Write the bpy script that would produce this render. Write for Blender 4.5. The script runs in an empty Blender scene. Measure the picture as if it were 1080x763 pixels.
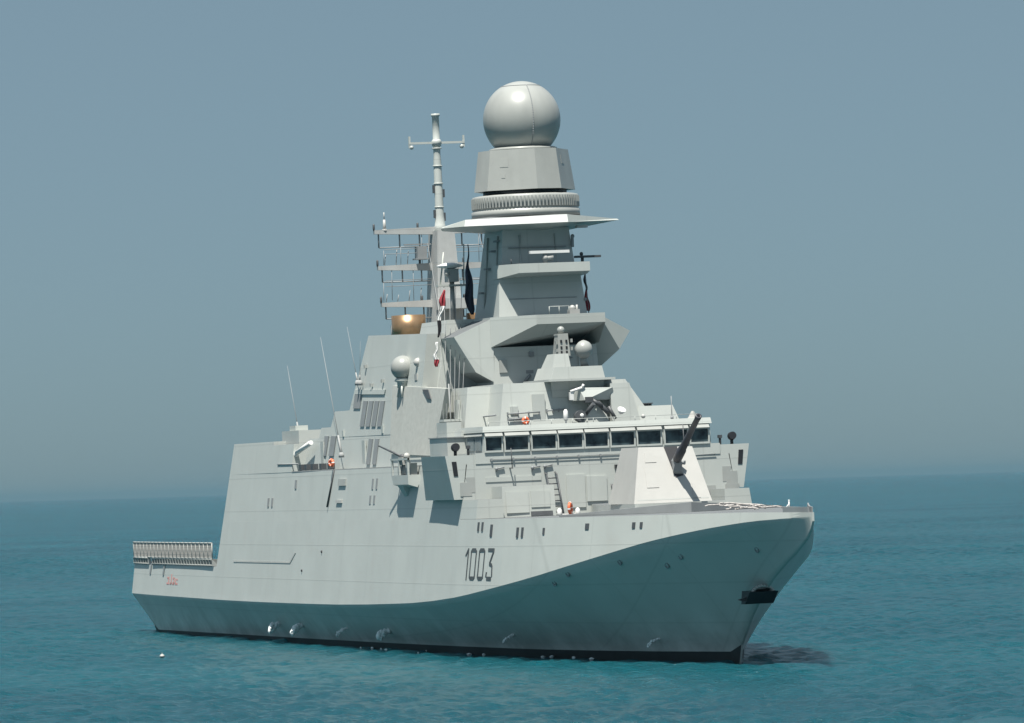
import bpy, bmesh, math, random
from mathutils import Vector, Matrix, Euler
import numpy as np

random.seed(7)
R = math.radians
scene = bpy.context.scene
COL = scene.collection

# ------------------------------------------------------------------ camera
cam_data = bpy.data.cameras.new("camera")
cam = bpy.data.objects.new("camera", cam_data)
COL.objects.link(cam)
CR = Vector((0.26119739, 0.96483116, -0.02961017))
CU = Vector((0.02790503, 0.02311493, 0.99934329))
CD = Vector((-0.96488198, 0.26185214, 0.02088608))
m3 = Matrix((CR, CU, -CD)).transposed()
cam.matrix_world = Matrix.Translation((456.7, -101.8, 10.54)) @ m3.to_4x4()
cam_data.sensor_width = 36.0
cam_data.lens = 36.0 * 6268.0 / 1080.0
cam_data.clip_start = 1.0
cam_data.clip_end = 200000.0
scene.camera = cam

# ------------------------------------------------------------------ world and sun
SUN_DIR = Vector((0.33, -0.21, 1.0)).normalized()
SUN_EL = math.asin(SUN_DIR.z)
world = bpy.data.worlds.new("World")
scene.world = world
world.use_nodes = True
wn, wl = world.node_tree.nodes, world.node_tree.links
bg = wn["Background"]
sky = wn.new("ShaderNodeTexSky")
sky.sky_type = 'NISHITA'
sky.sun_disc = False
sky.sun_elevation = SUN_EL
sky.sun_rotation = math.atan2(SUN_DIR.x, SUN_DIR.y)
sky.air_density = 0.4
sky.dust_density = 0.9
sky.ozone_density = 2.0
tint = wn.new("ShaderNodeMixRGB")
tint.blend_type = 'MULTIPLY'
tint.inputs[0].default_value = 1.0
tint.inputs[2].default_value = (0.72, 0.95, 0.97, 1.0)
wl.new(sky.outputs[0], tint.inputs[1])
veil = wn.new("ShaderNodeMixRGB")          # the day's milky haze evens the sky out
veil.inputs[0].default_value = 0.60
veil.inputs[2].default_value = (2.85, 3.75, 4.15, 1.0)
wtc = wn.new("ShaderNodeTexCoord"); wsp = wn.new("ShaderNodeSeparateXYZ"); wl.new(wtc.outputs["Generated"], wsp.inputs[0])
wmr = wn.new("ShaderNodeMapRange"); wmr.inputs[1].default_value = 0.12; wmr.inputs[2].default_value = 0.95
wl.new(wsp.outputs[2], wmr.inputs[0])
vcol = wn.new("ShaderNodeMixRGB"); vcol.inputs[1].default_value = (2.75, 3.70, 3.85, 1.0); vcol.inputs[2].default_value = (6.0, 7.6, 9.6, 1.0)   # brighter overhead, towards the high sun
wl.new(wmr.outputs[0], vcol.inputs[0]); wl.new(vcol.outputs[0], veil.inputs[2])
wl.new(tint.outputs[0], veil.inputs[1])
wl.new(veil.outputs[0], bg.inputs[0])
bg.inputs[1].default_value = 0.05
sun_data = bpy.data.lights.new("sun", 'SUN')
sun = bpy.data.objects.new("sun", sun_data)
COL.objects.link(sun)
sun_data.energy = 4.7
sun_data.angle = R(0.6)
sun_data.color = (1.0, 0.955, 0.88)
sun.rotation_euler = (-SUN_DIR).to_track_quat('-Z', 'Y').to_euler()
sun.location = (100, 0, 120)
scene.view_settings.view_transform = 'Standard'
scene.view_settings.look = 'None'
scene.view_settings.exposure = 0.90
scene.view_settings.gamma = 1.0
scene.view_settings.use_curve_mapping = False
scene.cycles.max_bounces = 6

# ------------------------------------------------------------------ materials
def new_mat(name):
    m = bpy.data.materials.new(name)
    m.use_nodes = True
    n, l = m.node_tree.nodes, m.node_tree.links
    return m, n, l, n["Principled BSDF"]

def paint(name, col, rough=0.5, var=0.06, scale=0.5, streak=0.05, bump=0.0, metal=0.0, rust=0.0):
    """Weathered paint: cloudy tone, vertical run-off streaks, slightly dished plating, local rust bleeding."""
    m, n, l, p = new_mat(name)
    tc = n.new("ShaderNodeTexCoord")
    no = n.new("ShaderNodeTexNoise"); no.inputs["Scale"].default_value = scale
    no.inputs["Detail"].default_value = 6; no.inputs["Roughness"].default_value = 0.6
    l.new(tc.outputs["Object"], no.inputs["Vector"])
    mp = n.new("ShaderNodeMapping"); mp.inputs["Scale"].default_value = (0.7, 0.7, 0.14)
    l.new(tc.outputs["Object"], mp.inputs["Vector"])
    st = n.new("ShaderNodeTexNoise"); st.inputs["Scale"].default_value = 1.0
    st.inputs["Detail"].default_value = 5
    l.new(mp.outputs[0], st.inputs["Vector"])
    r1 = n.new("ShaderNodeMapRange")
    r1.inputs[1].default_value = 0.3; r1.inputs[2].default_value = 0.7
    r1.inputs[3].default_value = 1 - var; r1.inputs[4].default_value = 1 + var
    l.new(no.outputs["Fac"], r1.inputs[0])
    r2 = n.new("ShaderNodeMapRange")
    r2.inputs[1].default_value = 0.45; r2.inputs[2].default_value = 0.75
    r2.inputs[3].default_value = 1.0; r2.inputs[4].default_value = 1 - streak * 2
    l.new(st.outputs["Fac"], r2.inputs[0])
    mu = n.new("ShaderNodeMath"); mu.operation = 'MULTIPLY'
    l.new(r1.outputs[0], mu.inputs[0]); l.new(r2.outputs[0], mu.inputs[1])
    mx = n.new("ShaderNodeMixRGB"); mx.blend_type = 'MULTIPLY'; mx.inputs[0].default_value = 1
    mx.inputs[1].default_value = (*col, 1)
    l.new(mu.outputs[0], mx.inputs[2])
    out = mx.outputs[0]
    if rust:
        rn = n.new("ShaderNodeTexNoise"); rn.inputs["Scale"].default_value = 0.45; rn.inputs["Detail"].default_value = 8
        mp2 = n.new("ShaderNodeMapping"); mp2.inputs["Scale"].default_value = (1.0, 1.0, 0.45)
        mp2.inputs["Location"].default_value = (3.3, 1.7, 0.4)
        l.new(tc.outputs["Object"], mp2.inputs["Vector"]); l.new(mp2.outputs[0], rn.inputs["Vector"])
        rr = n.new("ShaderNodeMapRange"); rr.inputs[1].default_value = 0.62; rr.inputs[2].default_value = 0.78
        rr.inputs[3].default_value = 0.0; rr.inputs[4].default_value = rust
        l.new(rn.outputs["Fac"], rr.inputs[0])
        # pale mottled patches, plus light off the water painted in low on the side
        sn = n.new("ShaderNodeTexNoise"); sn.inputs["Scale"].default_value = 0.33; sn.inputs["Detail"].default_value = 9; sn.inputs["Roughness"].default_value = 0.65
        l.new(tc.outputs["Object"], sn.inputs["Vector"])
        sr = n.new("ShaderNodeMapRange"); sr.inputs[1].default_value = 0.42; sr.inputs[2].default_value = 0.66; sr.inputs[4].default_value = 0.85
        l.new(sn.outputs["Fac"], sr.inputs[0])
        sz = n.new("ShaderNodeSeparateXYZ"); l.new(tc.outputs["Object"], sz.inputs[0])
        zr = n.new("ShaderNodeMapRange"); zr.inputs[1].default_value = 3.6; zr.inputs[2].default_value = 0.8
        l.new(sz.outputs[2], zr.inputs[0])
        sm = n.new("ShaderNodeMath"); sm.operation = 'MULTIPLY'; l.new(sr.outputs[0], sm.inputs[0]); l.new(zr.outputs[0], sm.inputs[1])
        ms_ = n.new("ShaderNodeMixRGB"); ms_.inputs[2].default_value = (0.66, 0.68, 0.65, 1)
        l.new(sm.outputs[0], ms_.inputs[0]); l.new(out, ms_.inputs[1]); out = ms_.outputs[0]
        m2 = n.new("ShaderNodeMixRGB"); m2.inputs[2].default_value = (0.30, 0.20, 0.15, 1)
        l.new(rr.outputs[0], m2.inputs[0]); l.new(out, m2.inputs[1])
        out = m2.outputs[0]
    if bump:
        sxyz = n.new("ShaderNodeSeparateXYZ"); l.new(tc.outputs["Object"], sxyz.inputs[0])
        prev = None
        for ax, per, sh in ((2, 2.35, 0.0), (0, 7.3, 1.1), (1, 3.7, 0.6)):
            of = n.new("ShaderNodeMath"); of.operation = 'ADD'; of.inputs[1].default_value = sh
            l.new(sxyz.outputs[ax], of.inputs[0])
            md = n.new("ShaderNodeMath"); md.operation = 'PINGPONG'; md.inputs[1].default_value = per / 2
            l.new(of.outputs[0], md.inputs[0])
            ls = n.new("ShaderNodeMapRange"); ls.inputs[1].default_value = 0.015; ls.inputs[2].default_value = 0.07
            ls.inputs[3].default_value = 0.90; ls.inputs[4].default_value = 1.0
            l.new(md.outputs[0], ls.inputs[0])
            if prev is None: prev = ls.outputs[0]
            else:
                mm = n.new("ShaderNodeMath"); mm.operation = 'MINIMUM'; l.new(prev, mm.inputs[0]); l.new(ls.outputs[0], mm.inputs[1]); prev = mm.outputs[0]
        m5 = n.new("ShaderNodeMixRGB"); m5.blend_type = 'MULTIPLY'; m5.inputs[0].default_value = 1
        l.new(out, m5.inputs[1]); l.new(prev, m5.inputs[2]); out = m5.outputs[0]
    l.new(out, p.inputs["Base Color"])
    p.inputs["Roughness"].default_value = rough
    p.inputs["Metallic"].default_value = metal
    if bump:
        bn = n.new("ShaderNodeTexNoise"); bn.inputs["Scale"].default_value = 0.55; bn.inputs["Detail"].default_value = 2
        l.new(tc.outputs["Object"], bn.inputs["Vector"])
        # plating seams: long horizontal strakes, butt joints and faint frames
        sx = n.new("ShaderNodeSeparateXYZ"); l.new(tc.outputs["Object"], sx.inputs[0])
        hs = []
        for ax, per in ((2, 2.35), (0, 7.3)):
            md = n.new("ShaderNodeMath"); md.operation = 'PINGPONG'; md.inputs[1].default_value = per / 2
            l.new(sx.outputs[ax], md.inputs[0])
            ls = n.new("ShaderNodeMapRange"); ls.inputs[1].default_value = 0.0; ls.inputs[2].default_value = 0.06
            ls.inputs[3].default_value = 0.34; ls.inputs[4].default_value = 0.0
            l.new(md.outputs[0], ls.inputs[0]); hs.append(ls)
        ad = n.new("ShaderNodeMath"); l.new(hs[0].outputs[0], ad.inputs[0]); l.new(hs[1].outputs[0], ad.inputs[1])
        ad2 = n.new("ShaderNodeMath"); l.new(bn.outputs["Fac"], ad2.inputs[0]); l.new(ad.outputs[0], ad2.inputs[1])
        b = n.new("ShaderNodeBump"); b.inputs["Strength"].default_value = bump; b.inputs["Distance"].default_value = 0.06
        l.new(ad2.outputs[0], b.inputs["Height"])
        l.new(b.outputs[0], p.inputs["Normal"])
    return m

GREY = (0.43, 0.455, 0.43)
M = {}
M['grey'] = paint("ship_grey_paint", GREY, 0.45, 0.045, 0.35, 0.015, 0.12)
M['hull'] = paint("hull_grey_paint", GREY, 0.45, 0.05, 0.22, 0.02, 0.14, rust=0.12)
M['boot'] = paint("black_boot_paint", (0.012, 0.014, 0.015), 0.5, 0.3, 0.6, 0.1)
M['deck'] = paint("dark_deck_paint", (0.115, 0.125, 0.13), 0.8, 0.12, 0.8, 0.0)
M['mid'] = paint("mid_grey_paint", (0.22, 0.235, 0.24), 0.6, 0.08, 0.8, 0.05)
M['panel'] = paint("vent_panel_paint", (0.31, 0.325, 0.31), 0.6, 0.06, 1.0, 0.03)
M['mast'] = paint("smoke_stained_grey_paint", (0.385, 0.395, 0.385), 0.55, 0.10, 0.6, 0.06, 0.1)
M['dark'] = paint("dark_grey_paint", (0.06, 0.065, 0.07), 0.5, 0.15, 1.5, 0.05)
M['black'] = paint("black_paint", (0.015, 0.016, 0.019), 0.5, 0.2, 1.5, 0.0)
M['gun'] = paint("gunmetal_sleeve", (0.035, 0.036, 0.045), 0.45, 0.2, 2.0, 0.05)
M['white'] = paint("white_paint", (0.385, 0.385, 0.365), 0.4, 0.04, 0.8, 0.04)
M['bright'] = paint("bright_white_paint", (0.70, 0.70, 0.68), 0.4, 0.03, 0.8, 0.02)
M['dome'] = paint("radome_shell", (0.30, 0.312, 0.295), 0.34, 0.06, 0.5, 0.07)
M['tan'] = paint("tan_grey_mesh_screen", (0.41, 0.42, 0.39), 0.7, 0.09, 3.0, 0.05)
M['brass'] = paint("heat_stained_steel", (0.42, 0.27, 0.15), 0.32, 0.2, 0.8, 0.2, metal=0.75)
M['steel'] = paint("bare_steel", (0.40, 0.40, 0.40), 0.35, 0.1, 1.0, 0.1, metal=0.6)
M['orange'] = paint("orange_plastic", (0.62, 0.13, 0.05), 0.5, 0.1, 3, 0)
M['red'] = paint("red_cloth", (0.27, 0.03, 0.04), 0.8, 0.1, 3, 0)
M['redmark'] = paint("faded_red_paint", (0.50, 0.25, 0.23), 0.6, 0.1, 3, 0)
M['whitecloth'] = paint("white_cloth", (0.75, 0.75, 0.73), 0.8, 0.05, 3, 0)
M['blackcloth'] = paint("black_cloth", (0.012, 0.012, 0.015), 0.85, 0.1, 3, 0)
M['navy'] = paint("navy_cloth", (0.020, 0.027, 0.050), 0.85, 0.2, 3, 0)
M['rope'] = paint("white_rope_fibre", (0.42, 0.40, 0.38), 0.9, 0.1, 5, 0)
M['net'] = paint("net_webbing", (0.36, 0.345, 0.32), 0.85, 0.12, 2.5, 0.05)
M['line'] = paint("halyard_fibre", (0.27, 0.28, 0.28), 0.9, 0.05, 3, 0)
M['mark'] = paint("black_marking_paint", (0.055, 0.065, 0.07), 0.6, 0.25, 1.2, 0.1)

def glass_mat():
    m, n, l, p = new_mat("tinted_glass")
    tc = n.new("ShaderNodeTexCoord"); no = n.new("ShaderNodeTexNoise"); no.inputs["Scale"].default_value = 1.6
    l.new(tc.outputs["Object"], no.inputs["Vector"])
    cr = n.new("ShaderNodeValToRGB"); cr.color_ramp.elements[0].position = 0.35
    cr.color_ramp.elements[0].color = (0.004, 0.007, 0.014, 1)
    cr.color_ramp.elements[1].position = 0.72; cr.color_ramp.elements[1].color = (0.055, 0.085, 0.095, 1)
    l.new(no.outputs["Fac"], cr.inputs[0]); l.new(cr.outputs[0], p.inputs["Base Color"])
    p.inputs["Roughness"].default_value = 0.08
    return m
M['glass'] = glass_mat()
M['skyglass'] = paint("sky_reflection_glass", (0.10, 0.14, 0.16), 0.06, 0.2, 1.0, 0)  # reflected sky painted into the pane colour

def sea_mat():
    m, n, l, p = new_mat("sea_water")
    ge = n.new("ShaderNodeNewGeometry")
    no = n.new("ShaderNodeTexNoise"); no.inputs["Scale"].default_value = 0.012; no.inputs["Detail"].default_value = 5
    l.new(ge.outputs["Position"], no.inputs["Vector"])
    cr = n.new("ShaderNodeValToRGB")
    cr.color_ramp.elements[0].position = 0.35; cr.color_ramp.elements[0].color = (0.002, 0.042, 0.058, 1)
    cr.color_ramp.elements[1].position = 0.68; cr.color_ramp.elements[1].color = (0.004, 0.061, 0.078, 1)
    l.new(no.outputs["Fac"], cr.inputs[0]); l.new(cr.outputs[0], p.inputs["Base Color"])
    p.inputs["Roughness"].default_value = 0.22
    p.inputs["IOR"].default_value = 1.33
    p.inputs["Subsurface Weight"].default_value = 0.7
    p.inputs["Subsurface Radius"].default_value = (2.0, 6.0, 7.0)
    p.inputs["Subsurface Scale"].default_value = 1.0
    p.subsurface_method = 'BURLEY'
    p.inputs["Specular IOR Level"].default_value = 0.32
    mp = n.new("ShaderNodeMapping"); mp.inputs["Scale"].default_value = (1.0, 0.55, 1.0)
    mp.inputs["Rotation"].default_value = (0, 0, R(-15))
    l.new(ge.outputs["Position"], mp.inputs["Vector"])
    b1 = n.new("ShaderNodeTexNoise"); b1.inputs["Scale"].default_value = 0.55; b1.inputs["Detail"].default_value = 7
    b1.inputs["Roughness"].default_value = 0.62
    l.new(mp.outputs[0], b1.inputs["Vector"])
    b2 = n.new("ShaderNodeTexNoise"); b2.inputs["Scale"].default_value = 0.07; b2.inputs["Detail"].default_value = 8
    b2.inputs["Roughness"].default_value = 0.7
    l.new(mp.outputs[0], b2.inputs["Vector"])
    bp = n.new("ShaderNodeBump"); bp.inputs["Strength"].default_value = 0.8; bp.inputs["Distance"].default_value = 0.5
    l.new(b1.outputs["Fac"], bp.inputs["Height"])
    bq = n.new("ShaderNodeBump"); bq.inputs["Strength"].default_value = 0.9; bq.inputs["Distance"].default_value = 2.5
    l.new(b2.outputs["Fac"], bq.inputs["Height"]); l.new(bp.outputs[0], bq.inputs["Normal"]); l.new(bq.outputs[0], p.inputs["Normal"])
    return m
M['sea'] = sea_mat()

def foam_mat():
    m, n, l, p = new_mat("white_foam")
    tc = n.new("ShaderNodeTexCoord"); no = n.new("ShaderNodeTexNoise"); no.inputs["Scale"].default_value = 3.0
    l.new(tc.outputs["Object"], no.inputs["Vector"])
    cr = n.new("ShaderNodeValToRGB"); cr.color_ramp.elements[0].color = (0.55, 0.60, 0.60, 1)
    cr.color_ramp.elements[1].color = (0.85, 0.87, 0.86, 1)
    l.new(no.outputs["Fac"], cr.inputs[0]); l.new(cr.outputs[0], p.inputs["Base Color"])
    p.inputs["Roughness"].default_value = 0.7
    return m
M['foam'] = foam_mat()

# ------------------------------------------------------------------ mesh helpers
LIST = Matrix.Rotation(R(0.8), 4, 'X')          # the ship lies very slightly heeled to starboard

DECKED = {'superstructure', 'hangar', 'funnel_casing', 'funnel', 'bridge_base', 'bridge', 'bridge_roof', 'front_bulkhead', 'bulkhead_step', 'bridge_wing', 'gun_deck', 'upper_deckhouse', 'main_mast', 'mast_shelf', 'mast_ledge', 'mast_foot', 'gun_sponson', 'roof_locker', 'deck_locker', 'fire_control_director', 'director_skirt', 'launcher_blind', 'launcher_base', 'mast_sponson', 'mast_tower', 'mast_buttress', 'wing_shelter', 'wing_canopy', 'radar_platform', 'sponson_rail'}

class MB:
    def __init__(self): self.bm = bmesh.new()
    def face(self, pts, mi=0):
        f = self.bm.faces.new([self.bm.verts.new(p) for p in pts]); f.material_index = mi; return self
    def prism(self, pts, off, mi=0):
        """closed prism: polygon pts pushed along the vector off"""
        n = len(pts); o = Vector(off)
        a = [self.bm.verts.new(p) for p in pts]; b = [self.bm.verts.new(Vector(p) + o) for p in pts]
        fs = [self.bm.faces.new(a), self.bm.faces.new(b[::-1])]
        for i in range(n): fs.append(self.bm.faces.new((a[i], b[i], b[(i + 1) % n], a[(i + 1) % n])))
        for f in fs: f.material_index = mi
        return self
    def loft(self, A, B, mi=0):
        """closed solid between two polygons of the same count"""
        n = len(A)
        a = [self.bm.verts.new(p) for p in A]; b = [self.bm.verts.new(p) for p in B]
        fs = [self.bm.faces.new(a), self.bm.faces.new(b[::-1])]
        for i in range(n): fs.append(self.bm.faces.new((a[i], b[i], b[(i + 1) % n], a[(i + 1) % n])))
        for f in fs: f.material_index = mi
        return self
    def hull(self, pts, mi=0):
        vs = [self.bm.verts.new(p) for p in pts]
        r = bmesh.ops.convex_hull(self.bm, input=vs, use_existing_faces=False)
        for g in r['geom']:
            if isinstance(g, bmesh.types.BMFace): g.material_index = mi
        junk = {g for g in r['geom_interior'] if isinstance(g, bmesh.types.BMVert)}
        junk |= {g for g in r['geom_unused'] if isinstance(g, bmesh.types.BMVert)}
        if junk: bmesh.ops.delete(self.bm, geom=list(junk), context='VERTS')
        bmesh.ops.dissolve_limit(self.bm, angle_limit=R(0.5), verts=self.bm.verts[:], edges=self.bm.edges[:])
        return self
    def box(self, x0, x1, y0, y1, z0, z1, mi=0):
        return self.prism([(x0, y0, z0), (x1, y0, z0), (x1, y1, z0), (x0, y1, z0)], (0, 0, z1 - z0), mi)
    def frus(self, c0, h0, c1, h1, mi=0):
        """frustum between rectangle centre c0 half-size h0 and rectangle c1, h1"""
        q = lambda c, h: [(c[0] - h[0], c[1] - h[1], c[2]), (c[0] + h[0], c[1] - h[1], c[2]),
                          (c[0] + h[0], c[1] + h[1], c[2]), (c[0] - h[0], c[1] + h[1], c[2])]
        return self.loft(q(c0, h0), q(c1, h1), mi)
    def tube(self, p, q, r0, r1=None, n=10, mi=0, smooth=True):
        p, q = Vector(p), Vector(q); r1 = r0 if r1 is None else r1
        d = (q - p).normalized(); u = d.orthogonal().normalized(); v = d.cross(u)
        a = [self.bm.verts.new(p + (u * math.cos(t) + v * math.sin(t)) * r0) for t in [2 * math.pi * i / n for i in range(n)]]
        b = [self.bm.verts.new(q + (u * math.cos(t) + v * math.sin(t)) * r1) for t in [2 * math.pi * i / n for i in range(n)]]
        f = [self.bm.faces.new(a[::-1]), self.bm.faces.new(b)]
        for i in range(n):
            g = self.bm.faces.new((a[i], a[(i + 1) % n], b[(i + 1) % n], b[i])); g.smooth = smooth; f.append(g)
        for g in f: g.material_index = mi
        return self
    def path(self, pts, r, n=6, mi=0):
        for a, b in zip(pts[:-1], pts[1:]): self.tube(a, b, r, n=n, mi=mi)
        return self
    def lathe(self, c, prof, n=48, mi=0, smooth=True, axis=None):
        """prof: list of (radius, height) from bottom to top about the axis through c"""
        c = Vector(c); rings = []
        rot = Matrix.Identity(3) if axis is None else Vector(axis).to_track_quat('Z', 'Y').to_matrix()
        for r, h in prof:
            rings.append([self.bm.verts.new(c + rot @ Vector((r * math.cos(2 * math.pi * i / n), r * math.sin(2 * math.pi * i / n), h))) for i in range(n)])
        f = [self.bm.faces.new(rings[0][::-1]), self.bm.faces.new(rings[-1])]
        for a, b in zip(rings[:-1], rings[1:]):
            for i in range(n):
                g = self.bm.faces.new((a[i], a[(i + 1) % n], b[(i + 1) % n], b[i])); g.smooth = smooth; f.append(g)
        for g in f: g.material_index = mi
        return self
    def ball(self, c, r, n=32, mi=0, z0=-0.999, sz=1.0):
        k = n // 2; prof = []
        a0 = math.asin(z0)
        for i in range(k + 1):
            t = a0 + (math.pi / 2 - 0.01 - a0) * i / k
            prof.append((r * math.cos(t), r * sz * math.sin(t)))
        return self.lathe(c, prof, n, mi)
    def done(self, name, mats, parent=None, label=None):
        bmesh.ops.recalc_face_normals(self.bm, faces=self.bm.faces[:])
        me = bpy.data.meshes.new(name); self.bm.to_mesh(me); self.bm.free()
        if not isinstance(mats, (list, tuple)): mats = [mats]
        for k in mats: me.materials.append(M[k])
        if mats[0] == 'grey' and name in DECKED:      # walked-on tops carry dark deck paint
            me.materials.append(M['deck']); k = len(mats)
            for p in me.polygons:
                if p.normal.z > (0.8 if name == 'mast_sponson' else 0.97): p.material_index = k
        o = bpy.data.objects.new(name, me); COL.objects.link(o)
        if parent is not None: o.parent = parent
        if label: o["label"] = label
        return o

def tag(o, label, cat, group=None):
    o["label"] = label; o["category"] = cat
    if group: o["group"] = group
    return o

def copy_to(o, loc, parent=None):
    c = o.copy(); COL.objects.link(c); c.location = loc
    c.parent = parent if parent is not None else o.parent
    for ch in [k for k in COL.objects if k.parent == o]:
        d = ch.copy(); COL.objects.link(d); d.parent = c
    return c

def place(o, p):
    """stand a top-level thing at ship point p"""
    o.matrix_world = LIST @ Matrix.Translation(p)
    return o

# ------------------------------------------------------------------ sea
def build_sea():
    # rows run away from the camera along its level view direction, columns run across it
    d = Vector((CD.x, CD.y, 0)).normalized(); r = Vector((CR.x, CR.y, 0)).normalized()
    o = Vector((456.7, -101.8, 0))
    near = np.concatenate([np.arange(250, 620, 0.7), np.arange(620, 1000, 1.2)])
    mid = 1000 * 1.0016 ** np.arange(0, 600)
    far = mid[-1] * 1.06 ** np.arange(1, 60)
    U = np.concatenate([[-60000, -8000, -1500, -300, 0, 120, 210], near, mid, far[far < 62000]])
    side = 4 * 1.5 ** np.arange(1, 24)
    sd = np.linspace(-0.1, 0.1, 420)
    ns = len(side)
    uu = np.repeat(U[:, None], len(sd) + 2 * ns, 1)
    w = np.maximum(U, 230)[:, None]
    vv = np.concatenate([-(w * 0.1 + side[::-1][None]), w * sd[None], w * 0.1 + side[None]], 1)
    X = o.x + d.x * uu + r.x * vv; Y = o.y + d.y * uu + r.y * vv
    rng = np.random.RandomState(5)
    Z = np.zeros_like(X)
    wind = R(205)
    for i in range(54):
        lam = 1.1 * (7.5 / 1.1) ** (i / 53.0) * rng.uniform(0.9, 1.1)
        th = wind + rng.normal(0, 0.6)
        k = 2 * math.pi / lam
        amp = 0.0098 * lam ** 0.60 * rng.uniform(0.6, 1.2)
        ph = k * (X * math.cos(th) + Y * math.sin(th)) + rng.uniform(0, 6.28)
        Z += amp * (np.sin(ph) + 0.35 * np.cos(2 * ph))
    fade = np.clip((2600 - uu) / 1400, 0, 1) * np.clip((uu - 215) / 40, 0, 1) * np.clip((0.1 * w - np.abs(vv)) / 3 + .3, 0, 1)
    gust = 0.75 + 0.25 * np.sin(X * .021 + Y * .013) * np.sin(Y * .031 - X * .008 + 1.0) + 0.2 * np.sin(X * .007 - Y * .017)
    Z *= fade * gust
    nu, nv = X.shape
    co = np.stack([X, Y, Z], -1).reshape(-1, 3).astype(np.float32)
    idx = np.arange(nu * nv).reshape(nu, nv)
    q = np.stack([idx[:-1, :-1], idx[:-1, 1:], idx[1:, 1:], idx[1:, :-1]], -1).reshape(-1, 4)
    me = bpy.data.meshes.new("sea")
    me.vertices.add(len(co)); me.vertices.foreach_set("co", co.ravel())
    me.loops.add(q.size); me.loops.foreach_set("vertex_index", q.ravel().astype(np.int32))
    me.polygons.add(len(q)); me.polygons.foreach_set("loop_start", (np.arange(len(q)) * 4).astype(np.int32))
    me.polygons.foreach_set("loop_total", np.full(len(q), 4, np.int32))
    me.polygons.foreach_set("use_smooth", np.ones(len(q), bool))
    me.update(calc_edges=True); me.validate()
    if me.polygons[0].normal.z < 0: me.flip_normals()
    me.materials.append(M['sea'])
    ob = bpy.data.objects.new("sea", me); COL.objects.link(ob); ob["kind"] = "structure"
    return ob
build_sea()

# ------------------------------------------------------------------ the frigate
ship = bpy.data.objects.new("naval_frigate", None); COL.objects.link(ship)
ship.rotation_euler = (R(0.8), 0, 0)
ship.empty_display_size = 5
tag(ship, "light grey naval frigate numbered 1003 with a big round radome on its mast", "warship")
S = ship

def itp(x, t):
    if x <= t[0][0]: return t[0][1]
    for (a, b), (c, d) in zip(t[:-1], t[1:]):
        if x <= c: return b + (d - b) * (x - a) / (c - a)
    return t[-1][1]
def smooth_itp(x, t):
    # monotone cubic through the table
    xs = [a for a, _ in t]; ys = [b for _, b in t]; n = len(xs)
    if x <= xs[0]: return ys[0]
    if x >= xs[-1]: return ys[-1]
    dl = [(ys[i + 1] - ys[i]) / (xs[i + 1] - xs[i]) for i in range(n - 1)]
    m = [dl[0]] + [0 if dl[i - 1] * dl[i] <= 0 else 2 * dl[i - 1] * dl[i] / (dl[i - 1] + dl[i]) for i in range(1, n - 1)] + [dl[-1]]
    i = max(j for j in range(n - 1) if xs[j] <= x); h = xs[i + 1] - xs[i]; s = (x - xs[i]) / h
    return ((2 * s**3 - 3 * s**2 + 1) * ys[i] + (s**3 - 2 * s**2 + s) * h * m[i] + (-2 * s**3 + 3 * s**2) * ys[i + 1] + (s**3 - s**2) * h * m[i + 1])

T_BK = [(0, 9.15), (15, 9.5), (40, 9.8), (70, 9.85), (92, 9.8), (102, 9.65), (110, 9.2), (116, 8.4), (120.6, 7.45), (124.6, 6.35), (128.6, 5.15), (132.5, 3.85), (136, 2.65), (139.4, 1.55), (142.4, .62), (144.46, .06)]
T_ZK = [(0, 3.15), (22, 3.08), (42, 3.03), (68, 3.1), (91, 3.43), (101, 3.83), (110, 4.55), (116, 5.2), (120.6, 5.85), (124.6, 6.47), (128.6, 7.1), (132.5, 7.6), (136, 7.96), (139.4, 8.2), (144.46, 8.36)]
T_BW = [(0, 8.4), (6, 8.3), (32, 8.05), (55, 7.85), (73, 7.55), (91, 6.9), (105, 5.75), (115.6, 3.95), (122, 2.4), (129.06, .08)]
T_STEM = [(129.06, 0), (130.3, 1.03), (132.35, 2.58), (133.7, 3.36), (136.6, 4.78), (139, 5.65), (141.2, 6.32), (143.4, 7.15), (144.2, 7.7), (144.46, 8.1)]
TUM = 0.14
def hy(x, z):
    """half breadth of the upper side plating"""
    return smooth_itp(x, T_BK) - TUM * (z - smooth_itp(x, T_ZK)) if x < 143 else smooth_itp(x, T_BK)
def low(x, z):
    """half breadth of the flared lower side at height z"""
    zk, bk = smooth_itp(x, T_ZK), smooth_itp(x, T_BK)
    z0 = 3.15 * (1 - x / 6.0) if x < 6 else (itp(x, T_STEM) if x > 129.06 else 0.0)
    b0 = smooth_itp(x, T_BW) if x < 129.06 else 0.06
    if x < 6: b0 = b0 + (bk - b0) * (1 - x / 6.0) ** 1.5
    s = 0 if zk - z0 < 1e-3 else max(0, min(1, (z - z0) / (zk - z0)))
    return b0 + (bk - b0) * s ** 1.18
DECK = 8.68
def deck_z(x): return DECK if x < 138 else DECK - 0.10 * (x - 138) / 6.5

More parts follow.
